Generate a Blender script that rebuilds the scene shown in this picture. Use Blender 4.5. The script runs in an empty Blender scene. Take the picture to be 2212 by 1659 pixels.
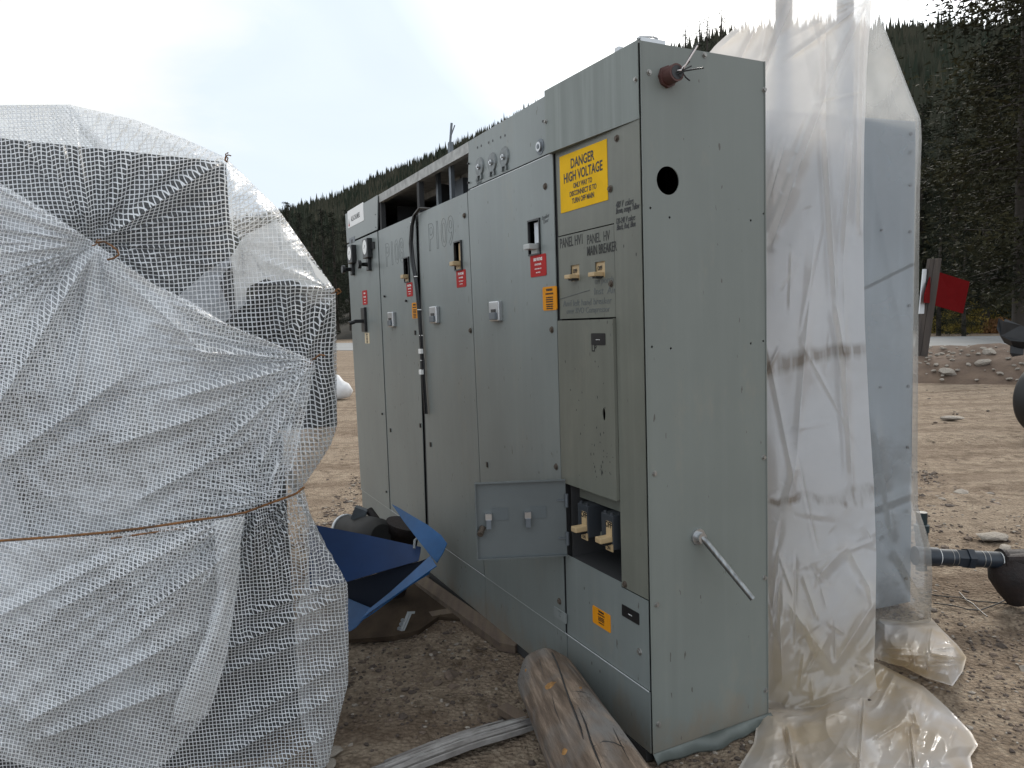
import bpy, bmesh, math, random
import numpy as np
from mathutils import Vector, Matrix
random.seed(7); RNG = np.random.default_rng(11)
PI = math.pi
scn = bpy.context.scene
COL = scn.collection

# ---------------------------------------------------------------- camera
CAMH = 1.475; FPX = 1596.8; PITCH = 0.0826655; ROLL = -0.033559
fw = Vector((0, math.cos(PITCH), -math.sin(PITCH)))
r0 = Vector((1, 0, 0)); u0 = r0.cross(fw)
cr, sr = math.cos(ROLL), math.sin(ROLL)
RT = cr*r0 + sr*u0; UP = -sr*r0 + cr*u0
CP = Vector((0, 0, CAMH))
cam = bpy.data.cameras.new('camera'); camo = bpy.data.objects.new('camera', cam); COL.objects.link(camo)
cam.sensor_width = 36; cam.lens = FPX*36/2212; cam.clip_end = 5000; cam.clip_start = .05
camo.matrix_world = Matrix(((RT.x, UP.x, -fw.x, CP.x), (RT.y, UP.y, -fw.y, CP.y), (RT.z, UP.z, -fw.z, CP.z), (0, 0, 0, 1)))
scn.camera = camo

# ---------------------------------------------------------------- light
SUN_EL, SUN_AZ = math.radians(35), math.radians(24)       # azimuth measured from +Y towards +X
sdir = Vector((math.sin(SUN_AZ)*math.cos(SUN_EL), math.cos(SUN_AZ)*math.cos(SUN_EL), math.sin(SUN_EL)))
sl = bpy.data.lights.new('sun', 'SUN'); sl.energy = 2.2; sl.angle = math.radians(16); sl.color = (1, .93, .84)
so = bpy.data.objects.new('sun', sl); COL.objects.link(so)
so.rotation_euler = sdir.to_track_quat('Z', 'Y').to_euler(); so.location = (0, 0, 30)
world = bpy.data.worlds.new('World'); scn.world = world; world.use_nodes = True
wn = world.node_tree.nodes; wl = world.node_tree.links
for n in list(wn): wn.remove(n)
def wnode(t, **k):
    n = wn.new(t)
    for a, b in k.items(): setattr(n, a, b)
    return n
wo = wnode('ShaderNodeOutputWorld')
sky = wnode('ShaderNodeTexSky', sky_type='NISHITA', sun_disc=False, sun_elevation=SUN_EL, sun_rotation=SUN_AZ)
bg1 = wnode('ShaderNodeBackground'); bg1.inputs[1].default_value = .09; wl.new(sky.outputs[0], bg1.inputs[0])
tc = wnode('ShaderNodeTexCoord')
mp = wnode('ShaderNodeMapping'); mp.inputs['Scale'].default_value = (1.2, 1.2, 3.4); wl.new(tc.outputs['Generated'], mp.inputs[0])
nz = wnode('ShaderNodeTexNoise'); nz.inputs['Scale'].default_value = 2.2; nz.inputs['Detail'].default_value = 6; nz.inputs['Roughness'].default_value = .5; nz.inputs['Distortion'].default_value = .6; wl.new(mp.outputs[0], nz.inputs['Vector'])
rm = wnode('ShaderNodeMapRange'); rm.inputs[1].default_value = .33; rm.inputs[2].default_value = .55; rm.inputs[3].default_value = .9; rm.inputs[4].default_value = 1; wl.new(nz.outputs[0], rm.inputs[0])
dp = wnode('ShaderNodeVectorMath', operation='DOT_PRODUCT'); wl.new(tc.outputs['Generated'], dp.inputs[0]); dp.inputs[1].default_value = sdir
dm = wnode('ShaderNodeValToRGB'); wl.new(dp.outputs['Value'], dm.inputs[0])            # cloud brightness: brighter round the hidden sun
e_ = dm.color_ramp.elements; e_[0].position = .0; e_[0].color = (.29,)*3+(1,); e_[1].position = 1; e_[1].color = (1, 1, 1, 1)
k_ = e_.new(.4); k_.color = (.24,)*3+(1,); k_ = e_.new(.86); k_.color = (.245,)*3+(1,); k_ = e_.new(.95); k_.color = (.45,)*3+(1,)
ms2 = wnode('ShaderNodeMath', operation='MULTIPLY'); wl.new(dm.outputs[0], ms2.inputs[0]); ms2.inputs[1].default_value = 4.0
# a thin place in the overcast, where bluer sky shows
vb = Vector((-.16, .955, .25)).normalized()
db = wnode('ShaderNodeVectorMath', operation='DOT_PRODUCT'); wl.new(tc.outputs['Generated'], db.inputs[0]); db.inputs[1].default_value = vb
br_ = wnode('ShaderNodeMapRange'); br_.interpolation_type = 'SMOOTHSTEP'; br_.inputs[1].default_value = .955; br_.inputs[2].default_value = 1.0; wl.new(db.outputs['Value'], br_.inputs[0])
ad = wnode('ShaderNodeMath', operation='MULTIPLY_ADD', use_clamp=True); nr = wnode('ShaderNodeMapRange'); nr.inputs[1].default_value = .66; nr.inputs[2].default_value = .38; nr.inputs[4].default_value = .75; wl.new(nz.outputs[0], nr.inputs[0])
wl.new(br_.outputs[0], ad.inputs[0]); ad.inputs[1].default_value = .85; wl.new(nr.outputs[0], ad.inputs[2])
cmx = wnode('ShaderNodeMix', data_type='RGBA'); wl.new(ad.outputs[0], cmx.inputs[0]); cmx.inputs[6].default_value = (1, .965, .89, 1); cmx.inputs[7].default_value = (.76, .85, .95, 1)
cool = wnode('ShaderNodeMix', data_type='RGBA'); cf_ = wnode('ShaderNodeMapRange'); cf_.inputs[1].default_value = .55; cf_.inputs[2].default_value = -.1; wl.new(dp.outputs['Value'], cf_.inputs[0]); wl.new(cf_.outputs[0], cool.inputs[0]); wl.new(cmx.outputs[2], cool.inputs[6]); cool.inputs[7].default_value = (.86, .94, 1.03, 1)
bg2 = wnode('ShaderNodeBackground'); wl.new(cool.outputs[2], bg2.inputs[0]); wl.new(ms2.outputs[0], bg2.inputs[1])
mxs = wnode('ShaderNodeMixShader'); wl.new(rm.outputs[0], mxs.inputs[0]); wl.new(bg1.outputs[0], mxs.inputs[1]); wl.new(bg2.outputs[0], mxs.inputs[2])
wl.new(mxs.outputs[0], wo.inputs[0])
scn.view_settings.view_transform = 'Standard'; scn.view_settings.look = 'None'
scn.view_settings.exposure = 0.22; scn.view_settings.gamma = 1
scn.cycles.transparent_max_bounces = 24; scn.cycles.max_bounces = 8
try: scn.cycles.use_denoising = True
except Exception: pass

# ---------------------------------------------------------------- pixel -> point (photo measured on a 2212 px wide copy)
def ray(x, y):
    return fw + RT*((x-1106)/FPX) + UP*((829.5-y)/FPX)
def U(x, y, d): return CP + ray(x, y)*d
def G(x, y, z=0.0):
    r = ray(x, y); return CP + r*((z-CAMH)/r.z)
def q(reg):                     # a zoomed view of the photo -> measured pixels
    x0, y0, s = reg
    return lambda x, y: ((x0+x*s)*.73733, (y0+y*s)*.73733)
z3 = q((980, 350, .42194)); z4 = q((1560, 80, .42194)); z5 = q((1560, 700, .42194))
zb = q((900, 1450, .30136)); zc = q((1350, 1380, .36166)); za = q((980, 600, .24111)); zd = q((980, 980, .31348))
zr = q((2100, 1500, .45203)); zs = q((2650, 700, .27132)); zp = q((2650, 1450, .21097))

YAW = 0.460041; CX, CY, Z0 = 0.42198, 2.33425, 0.035
AX = Vector((math.cos(YAW), math.sin(YAW), 0)); AY = Vector((-math.sin(YAW), math.cos(YAW), 0)); CC = Vector((CX, CY, 0))
def F(p, off=0.0):              # point on the front plane of the big cabinet, in its own axes
    r = ray(*p); t = ((CC-AX*off-CP).dot(AX))/r.dot(AX); w = CP+r*t-CC
    return (w.dot(AY), w.z)
def S(p, off=0.0):              # the same on its near end
    r = ray(*p); t = ((CC-AY*off-CP).dot(AY))/r.dot(AY); w = CP+r*t-CC
    return (w.dot(AX), w.z)

# ---------------------------------------------------------------- materials
MATS = {}
def mat(name, col, rough=.6, metal=0., spec=.5, var=.0, vscale=(6, 6, 6), col2=None, bump=0., bscale=40, chips=None, streak=0., coord='Object', dust=0.):
    m = bpy.data.materials.new(name); m.use_nodes = True; nt = m.node_tree; N = nt.nodes; L = nt.links
    b = N['Principled BSDF']; b.inputs['Roughness'].default_value = rough; b.inputs['Metallic'].default_value = metal
    b.inputs['Specular IOR Level'].default_value = spec
    tc = N.new('ShaderNodeTexCoord'); out = None
    rgb = N.new('ShaderNodeRGB'); rgb.outputs[0].default_value = (*col, 1); out = rgb.outputs[0]
    def noise(scale3, detail=4, rough_=.6, base=1.0):
        mp = N.new('ShaderNodeMapping'); mp.inputs['Scale'].default_value = scale3; L.new(tc.outputs[coord], mp.inputs[0])
        n = N.new('ShaderNodeTexNoise'); n.inputs['Scale'].default_value = base; n.inputs['Detail'].default_value = detail; n.inputs['Roughness'].default_value = rough_
        L.new(mp.outputs[0], n.inputs['Vector']); return n.outputs[0]
    def ramp(src, a, b_, c=0., d=1.):
        r = N.new('ShaderNodeMapRange'); r.inputs[1].default_value = a; r.inputs[2].default_value = b_; r.inputs[3].default_value = c; r.inputs[4].default_value = d
        L.new(src, r.inputs[0]); return r.outputs[0]
    def mix(fac, a, b_):
        x = N.new('ShaderNodeMix'); x.data_type = 'RGBA'
        L.new(fac, x.inputs[0])
        if isinstance(a, tuple): x.inputs[6].default_value = (*a, 1)
        else: L.new(a, x.inputs[6])
        if isinstance(b_, tuple): x.inputs[7].default_value = (*b_, 1)
        else: L.new(b_, x.inputs[7])
        return x.outputs[2]
    if col2 or var:
        c2 = col2 or tuple(c*(1-var) for c in col)
        out = mix(ramp(noise(vscale), .35, .65), out, c2)
    if streak:
        out = mix(ramp(noise((26, 26, 1.1), 5), .5, .78, 0, streak), out, tuple(min(1, c*1.35+.03) for c in col))
        out = mix(ramp(noise((17, 17, .8), 5), .55, .8, 0, streak), out, tuple(c*.6 for c in col))
    if chips:
        v = N.new('ShaderNodeTexVoronoi'); v.inputs['Scale'].default_value = 1; mp = N.new('ShaderNodeMapping'); mp.inputs['Scale'].default_value = (22, 22, 11)
        L.new(tc.outputs[coord], mp.inputs[0]); L.new(mp.outputs[0], v.inputs['Vector'])
        f = ramp(v.outputs['Distance'], .06, .085, 1, 0)
        f2 = ramp(noise((3, 3, 2), 3), .5, .56)
        mu = N.new('ShaderNodeMath'); mu.operation = 'MULTIPLY'; L.new(f, mu.inputs[0]); L.new(f2, mu.inputs[1])
        out = mix(mu.outputs[0], out, chips)
    if dust:
        sp = N.new('ShaderNodeSeparateXYZ'); L.new(tc.outputs['Object'], sp.inputs[0]); nd = noise((9, 9, 5), 5, .7)
        zz = N.new('ShaderNodeMath'); zz.operation = 'MULTIPLY_ADD'; L.new(nd, zz.inputs[0]); zz.inputs[1].default_value = -.55; L.new(sp.outputs[2], zz.inputs[2])
        out = mix(ramp(zz.outputs[0], -.12, -.26, 0, dust), out, (.20, .165, .125))
        out = mix(ramp(noise((5, 5, 2.2), 6, .75), .56, .66, 0, dust*.35), out, (.26, .24, .19))
        out = mix(ramp(noise((70, 70, 16), 2, .5), .735, .75, 0, .8), out, (.07, .06, .05))
    L.new(out, b.inputs['Base Color'])
    if bump:
        bp = N.new('ShaderNodeBump'); bp.inputs['Strength'].default_value = bump; bp.inputs['Distance'].default_value = .02
        L.new(noise((bscale,)*3, 6, .7), bp.inputs['Height']); L.new(bp.outputs[0], b.inputs['Normal'])
    MATS[name] = m; return m
PAINT = mat('grey_green_paint', (.205, .228, .220), .34, spec=.45, var=.12, vscale=(3, 3, 2), streak=.14, chips=(.05, .045, .04), dust=.6)
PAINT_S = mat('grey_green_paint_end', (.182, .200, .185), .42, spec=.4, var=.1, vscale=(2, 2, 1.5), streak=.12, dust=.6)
PAINT_O = mat('olive_grey_paint', (.165, .170, .142), .4, spec=.4, var=.18, vscale=(4, 4, 2), streak=.2, chips=(.03, .03, .025), dust=.5)
PAINT_H = mat('hood_paint', (.20, .222, .205), .42, spec=.4, var=.2, vscale=(10, 10, 1.0), streak=.55)
TOPP = mat('weathered_top_edge', (.42, .42, .40), .6, var=.4, vscale=(20, 20, 20))
LIP = mat('bright_edge', (.5, .52, .52), .5)  # plain paler strip along the door top and plinth seam
LEVER = mat('steel_lever', (.30, .31, .31), .32, metal=.9, var=.5, vscale=(70, 70, 8))
FLG = mat('bent_flange_paint', (.13, .15, .14), .45, var=.3)
DARK = mat('dark_interior', (.035, .035, .036), .8)
STEEL = mat('dark_galvanised', (.16, .18, .20), .45, metal=.3, var=.3)
BLACK = mat('black_plastic', (.012, .012, .013), .35)
RUBBER = mat('black_rubber', (.009, .009, .009), .6, var=.3)
TAN = mat('tan_handle', (.52, .38, .21), .5, var=.15)
GREYH = mat('grey_handle', (.42, .43, .42), .4)
SILVER = mat('silver_zinc', (.55, .56, .57), .3, metal=.85, var=.2)
BOLT = mat('bolt_metal', (.36, .35, .33), .4, metal=.7, var=.3, vscale=(60, 60, 60))
RUSTB = mat('rusty_bolt', (.11, .085, .065), .7, metal=.2, var=.4, vscale=(80, 80, 80))
YEL = mat('yellow_sign', (.78, .45, .004), .6, spec=.15, var=.1, vscale=(9, 9, 9))
ORG = mat('orange_label', (.72, .28, .01), .6, spec=.2, var=.1)
TANL = mat('cream_label', (.66, .55, .36), .5)
RED = mat('red_label', (.42, .018, .018), .6, spec=.2, var=.1)
WHT = mat('white_print', (.82, .82, .80), .5)
INK = mat('black_print', (.012, .012, .012), .5)
PENCIL = mat('faint_pencil', (.11, .12, .12), .7)
MARK = mat('marker_ink', (.03, .03, .035), .6)
REDWIRE = mat('red_conduit', (.085, .035, .03), .6, var=.3)
CREAMW = mat('white_wire', (.75, .68, .66), .4)
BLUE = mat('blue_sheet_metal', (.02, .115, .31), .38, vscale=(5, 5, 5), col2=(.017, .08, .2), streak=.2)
BLUEK = mat('blue_inside_shaded', (.003, .008, .022), .6)  # inside of the blue sheet, near black: shade of the recess is painted in
BLUED = mat('shaded_blue_sheet_metal', (.005, .036, .13), .45, var=.2)  # same blue metal as the flap, its shade put into a darker colour
RUSTD = mat('dark_rusty_iron', (.011, .008, .008), .7, col2=(.022, .012, .01), vscale=(12, 12, 12), bump=.5, bscale=60)
GREENV = mat('dark_teal_fitting', (.012, .03, .036), .35, var=.3, vscale=(20, 20, 20))
WOODP = mat('brown_plank_wood', (.15, .112, .075), .8, col2=(.10, .07, .055), vscale=(30, 3, 30), bump=.3)
PLY = mat('weathered_plywood', (.07, .05, .034), .95, spec=.1, col2=(.04, .028, .02), vscale=(8, 3, 8), bump=.2)
PEBB = mat('pale_stone', (.36, .32, .27), .9, col2=(.22, .19, .16), vscale=(9, 9, 9), bump=.4, bscale=30)
ASPH = mat('pale_asphalt', (.23, .235, .235), .9, var=.15, vscale=(.4, .4, .4))
POSTW = mat('dark_brown_timber', (.07, .055, .045), .8, col2=(.04, .032, .028), vscale=(8, 8, .7), bump=.4, bscale=20)
SIGNR = mat('red_board', (.13, .004, .005), .9, spec=.05, var=.1)
SIGNW = mat('white_board', (.62, .64, .66), .6)
TIN = mat('grey_bracket_metal', (.30, .32, .33), .5, metal=.2, var=.2)
POLEM = mat('steel_post', (.13, .16, .20), .5, metal=.2, var=.3)
CABIN2 = mat('blue_grey_cabinet_paint', (.17, .20, .225), .5, var=.18, vscale=(3, 3, 2), streak=.3)
MOTB = mat('dirty_black_motor', (.012, .011, .010), .7, var=.4, vscale=(12, 12, 12))
INNER = mat('dark_wrapped_equipment', (.014, .015, .018), .6, var=.4, vscale=(3, 3, 3))
RAGM = mat('white_rag', (.72, .72, .72), .8, var=.15)

def wood_log():
    m = bpy.data.materials.new('weathered_log'); m.use_nodes = True; N = m.node_tree.nodes; L = m.node_tree.links; b = N['Principled BSDF']
    b.inputs['Roughness'].default_value = .85
    tc = N.new('ShaderNodeTexCoord')
    def nz(sc, d=6):
        mp = N.new('ShaderNodeMapping'); mp.inputs['Scale'].default_value = sc; L.new(tc.outputs['Object'], mp.inputs[0])
        n = N.new('ShaderNodeTexNoise'); n.inputs['Scale'].default_value = 1; n.inputs['Detail'].default_value = d; n.inputs['Roughness'].default_value = .65; L.new(mp.outputs[0], n.inputs['Vector']); return n.outputs[0]
    cr = N.new('ShaderNodeValToRGB'); e = cr.color_ramp.elements; e[0].position = .3; e[0].color = (.065, .045, .03, 1); e[1].position = .68; e[1].color = (.33, .25, .185, 1)
    k = e.new(.5); k.color = (.15, .108, .078, 1); L.new(nz((34, 34, 3.5)), cr.inputs[0])
    cg = N.new('ShaderNodeMix'); cg.data_type = 'RGBA'; r = N.new('ShaderNodeMapRange'); r.inputs[1].default_value = .45; r.inputs[2].default_value = .62; L.new(nz((5, 5, 3), 3), r.inputs[0])
    L.new(r.outputs[0], cg.inputs[0]); L.new(cr.outputs[0], cg.inputs[6]); cg.inputs[7].default_value = (.16, .15, .14, 1)
    w = N.new('ShaderNodeTexVoronoi'); w.feature = 'DISTANCE_TO_EDGE'; mp = N.new('ShaderNodeMapping'); mp.inputs['Scale'].default_value = (22, 22, 4); L.new(tc.outputs['Object'], mp.inputs[0]); L.new(mp.outputs[0], w.inputs['Vector'])
    rr = N.new('ShaderNodeMapRange'); rr.inputs[1].default_value = 0; rr.inputs[2].default_value = .035; L.new(w.outputs['Distance'], rr.inputs[0])
    mk = N.new('ShaderNodeMix'); mk.data_type = 'RGBA'; L.new(rr.outputs[0], mk.inputs[0]); mk.inputs[6].default_value = (.05, .04, .03, 1); L.new(cg.outputs[2], mk.inputs[7])
    mh = N.new('ShaderNodeMix'); mh.data_type = 'RGBA'; r3 = N.new('ShaderNodeMapRange'); r3.inputs[1].default_value = .45; r3.inputs[2].default_value = .6; L.new(nz((6, 6, 4), 2), r3.inputs[0]); L.new(r3.outputs[0], mh.inputs[0]); L.new(cg.outputs[2], mh.inputs[6]); L.new(mk.outputs[2], mh.inputs[7])
    L.new(mh.outputs[2], b.inputs['Base Color'])
    bp = N.new('ShaderNodeBump'); bp.inputs['Strength'].default_value = .7; bp.inputs['Distance'].default_value = .01; L.new(nz((60, 60, 5)), bp.inputs['Height']); L.new(bp.outputs[0], b.inputs['Normal'])
    return m
LOGM = wood_log()
SPLW = mat('silver_splintered_wood', (.30, .285, .27), .85, col2=(.17, .155, .145), vscale=(14, 14, 14), bump=.15, bscale=60)
LOGY = mat('fresh_knot_wood', (.42, .22, .07), .8, col2=(.2, .1, .03), vscale=(40, 40, 40), bump=.5)

def soil():
    m = bpy.data.materials.new('gravelly_dirt'); m.use_nodes = True; N = m.node_tree.nodes; L = m.node_tree.links; b = N['Principled BSDF']
    b.inputs['Roughness'].default_value = .95; b.inputs['Specular IOR Level'].default_value = .15
    tc = N.new('ShaderNodeTexCoord')
    def nz(s, d=8, r=.7):
        n = N.new('ShaderNodeTexNoise'); n.inputs['Scale'].default_value = s; n.inputs['Detail'].default_value = d; n.inputs['Roughness'].default_value = r; L.new(tc.outputs['Object'], n.inputs['Vector']); return n.outputs[0]
    cr = N.new('ShaderNodeValToRGB'); e = cr.color_ramp.elements
    e[0].position = .32; e[0].color = (.105, .074, .05, 1); e[1].position = .68; e[1].color = (.50, .41, .31, 1); k = e.new(.5); k.color = (.34, .265, .195, 1)
    L.new(nz(9), cr.inputs[0])
    mx = N.new('ShaderNodeMix'); mx.data_type = 'RGBA'; r = N.new('ShaderNodeMapRange'); r.inputs[1].default_value = .42; r.inputs[2].default_value = .6; L.new(nz(.9, 5), r.inputs[0]); L.new(r.outputs[0], mx.inputs[0])
    L.new(cr.outputs[0], mx.inputs[6]); mx.inputs[7].default_value = (.43, .35, .265, 1)
    fk = N.new('ShaderNodeMix'); fk.data_type = 'RGBA'; fk.inputs[0].default_value = .5; L.new(mx.outputs[2], fk.inputs[6]); L.new(cr.outputs[0], fk.inputs[7])
    v = N.new('ShaderNodeTexVoronoi'); v.inputs['Scale'].default_value = 55; L.new(tc.outputs['Object'], v.inputs['Vector'])
    vr = N.new('ShaderNodeMapRange'); vr.inputs[1].default_value = .2; vr.inputs[2].default_value = .75; L.new(v.outputs['Distance'], vr.inputs[0])
    sp = N.new('ShaderNodeMix'); sp.data_type = 'RGBA'; sp.blend_type = 'MULTIPLY'; sp.inputs[0].default_value = .55; L.new(fk.outputs[2], sp.inputs[6])
    vc = N.new('ShaderNodeValToRGB'); vc.color_ramp.elements[0].color = (1, 1, 1, 1); vc.color_ramp.elements[1].color = (.5, .47, .45, 1); L.new(vr.outputs[0], vc.inputs[0]); L.new(vc.outputs[0], sp.inputs[7])
    tm = N.new('ShaderNodeMapping'); tm.inputs['Scale'].default_value = (.35, 2.6, 1); tm.inputs['Rotation'].default_value = (0, 0, .25); L.new(tc.outputs['Object'], tm.inputs[0]); tn = N.new('ShaderNodeTexNoise'); tn.inputs['Scale'].default_value = 1; tn.inputs['Detail'].default_value = 4; L.new(tm.outputs[0], tn.inputs['Vector'])
    tr_ = N.new('ShaderNodeMapRange'); tr_.inputs[1].default_value = .46; tr_.inputs[2].default_value = .62; tr_.inputs[3].default_value = 0; tr_.inputs[4].default_value = .55; L.new(tn.outputs[0], tr_.inputs[0]); tx_ = N.new('ShaderNodeMix'); tx_.data_type = 'RGBA'; L.new(tr_.outputs[0], tx_.inputs[0]); L.new(sp.outputs[2], tx_.inputs[6]); tx_.inputs[7].default_value = (.155, .108, .075, 1)
    L.new(tx_.outputs[2], b.inputs['Base Color'])
    ad = N.new('ShaderNodeMath'); ad.operation = 'MULTIPLY_ADD'; L.new(nz(22, 8, .75), ad.inputs[0]); ad.inputs[1].default_value = 1.4; L.new(v.outputs['Distance'], ad.inputs[2])
    bp = N.new('ShaderNodeBump'); bp.inputs['Strength'].default_value = .9; bp.inputs['Distance'].default_value = .03; L.new(ad.outputs[0], bp.inputs['Height']); L.new(bp.outputs[0], b.inputs['Normal'])
    return m
SOIL = soil()

def foliage(name, a, b_, sc=1.0):
    m = bpy.data.materials.new(name); m.use_nodes = True; N = m.node_tree.nodes; L = m.node_tree.links; b = N['Principled BSDF']
    b.inputs['Roughness'].default_value = .8; b.inputs['Specular IOR Level'].default_value = .15
    tc = N.new('ShaderNodeTexCoord'); n = N.new('ShaderNodeTexNoise'); n.inputs['Scale'].default_value = sc; n.inputs['Detail'].default_value = 4
    L.new(tc.outputs['Object'], n.inputs['Vector']); r = N.new('ShaderNodeMapRange'); r.inputs[1].default_value = .38; r.inputs[2].default_value = .62; L.new(n.outputs[0], r.inputs[0])
    x = N.new('ShaderNodeMix'); x.data_type = 'RGBA'; L.new(r.outputs[0], x.inputs[0]); x.inputs[6].default_value = (*a, 1); x.inputs[7].default_value = (*b_, 1); L.new(x.outputs[2], b.inputs['Base Color'])
    return m
NEED = foliage('olive_needles', (.009, .011, .006), (.036, .033, .014), .7)
NEED2 = foliage('dark_needles', (.010, .014, .009), (.022, .026, .015), .7)
FORM = foliage('forest_needles', (.022, .030, .019), (.062, .058, .040), .03)
BARK = mat('pine_bark', (.045, .036, .028), .9, var=.4, vscale=(6, 6, 1.5))
SHRUB = foliage('autumn_willow_leaves', (.12, .10, .02), (.25, .18, .05), 1.2)
SHRUBO = foliage('dry_orange_grass', (.24, .12, .05), (.14, .08, .04), 2)
HILLM = mat('forest_floor', (.05, .045, .035), .95, var=.4, vscale=(.05, .05, .05))

def plastic(name, clear, tint, veil=.12, gl=.1, stain=None, lo=None, thru=.7):
    """thin polythene film: part see-through, part milky; 'clear' is how much passes straight"""
    m = bpy.data.materials.new(name); m.use_nodes = True; N = m.node_tree.nodes; L = m.node_tree.links
    for n in list(N): N.remove(n)
    o = N.new('ShaderNodeOutputMaterial'); tr = N.new('ShaderNodeBsdfTransparent'); tr.inputs[0].default_value = (.96, .97, .98, 1)
    tl = N.new('ShaderNodeBsdfTranslucent'); df = N.new('ShaderNodeBsdfDiffuse'); g = N.new('ShaderNodeBsdfGlossy'); g.inputs['Roughness'].default_value = .2
    uv = N.new('ShaderNodeTexCoord')
    nn = N.new('ShaderNodeTexNoise'); nn.inputs['Scale'].default_value = 2.6; nn.inputs['Detail'].default_value = 4; L.new(uv.outputs['Object'], nn.inputs['Vector'])
    col = N.new('ShaderNodeMix'); col.data_type = 'RGBA'; col.inputs[6].default_value = (*tint, 1); col.inputs[7].default_value = (*(stain or tint), 1)
    sx = N.new('ShaderNodeSeparateXYZ'); L.new(uv.outputs['Object'], sx.inputs[0])
    if stain:      # muddy tint low down on the sheet
        ra = N.new('ShaderNodeMapRange'); ra.inputs[1].default_value = lo; ra.inputs[2].default_value = 0.0; L.new(sx.outputs[2], ra.inputs[0])
        ml = N.new('ShaderNodeMath'); ml.operation = 'MULTIPLY'; L.new(ra.outputs[0], ml.inputs[0]); rb = N.new('ShaderNodeMapRange'); rb.inputs[1].default_value = .35; rb.inputs[2].default_value = .6; L.new(nn.outputs[0], rb.inputs[0]); L.new(rb.outputs[0], ml.inputs[1])
        L.new(ml.outputs[0], col.inputs[0])
    else: col.inputs[0].default_value = 0
    wm = N.new('ShaderNodeMix'); wm.data_type = 'RGBA'; wm.blend_type = 'MULTIPLY'; wm.inputs[0].default_value = 1; L.new(col.outputs[2], wm.inputs[6]); wm.inputs[7].default_value = (1, .97, .91, 1); L.new(wm.outputs[2], tl.inputs[0])
    cm_ = N.new('ShaderNodeMix'); cm_.data_type = 'RGBA'; cm_.blend_type = 'MULTIPLY'; cm_.inputs[0].default_value = 1; L.new(col.outputs[2], cm_.inputs[6]); cm_.inputs[7].default_value = (.95, .94, .98, 1); L.new(cm_.outputs[2], df.inputs[0])
    md = N.new('ShaderNodeMixShader'); md.inputs[0].default_value = thru; L.new(df.outputs[0], md.inputs[1]); L.new(tl.outputs[0], md.inputs[2])
    m1 = N.new('ShaderNodeMixShader'); rr = N.new('ShaderNodeMapRange'); rr.inputs[1].default_value = .3; rr.inputs[2].default_value = .7; rr.inputs[3].default_value = 1-clear-veil; rr.inputs[4].default_value = 1-clear+veil
    L.new(nn.outputs[0], rr.inputs[0]); L.new(rr.outputs[0], m1.inputs[0]); L.new(tr.outputs[0], m1.inputs[1]); L.new(md.outputs[0], m1.inputs[2])
    lw = N.new('ShaderNodeLayerWeight'); lw.inputs[0].default_value = .35
    gm = N.new('ShaderNodeMath'); gm.operation = 'MULTIPLY_ADD'; L.new(lw.outputs['Facing'], gm.inputs[0]); gm.inputs[1].default_value = .2; gm.inputs[2].default_value = gl*.2
    m2 = N.new('ShaderNodeMixShader'); L.new(gm.outputs[0], m2.inputs[0]); L.new(m1.outputs[0], m2.inputs[1]); L.new(g.outputs[0], m2.inputs[2])
    bp = N.new('ShaderNodeBump'); bp.inputs['Strength'].default_value = .12; bp.inputs['Distance'].default_value = .02
    n2 = N.new('ShaderNodeTexNoise'); n2.inputs['Scale'].default_value = 14; n2.inputs['Detail'].default_value = 3; L.new(uv.outputs['Object'], n2.inputs['Vector']); L.new(n2.outputs[0], bp.inputs['Height'])
    for s_ in (g, df): L.new(bp.outputs[0], s_.inputs['Normal'])
    L.new(m2.outputs[0], o.inputs[0]); return m
PL_OUT = plastic('milky_polythene', .36, (.97, .95, .94), .08, .3, (.74, .65, .48), .9, .66)
PL_IN = plastic('clear_polythene', .74, (.92, .93, .94), .10, .3, (.78, .72, .58), .4, .88)
PL_GND = plastic('muddy_polythene', .14, (.92, .90, .86), .12, .25, (.68, .55, .36), .34, .45)
PL_WHT = plastic('white_polythene', .05, (.78, .82, .86), .04, .3)

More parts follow.
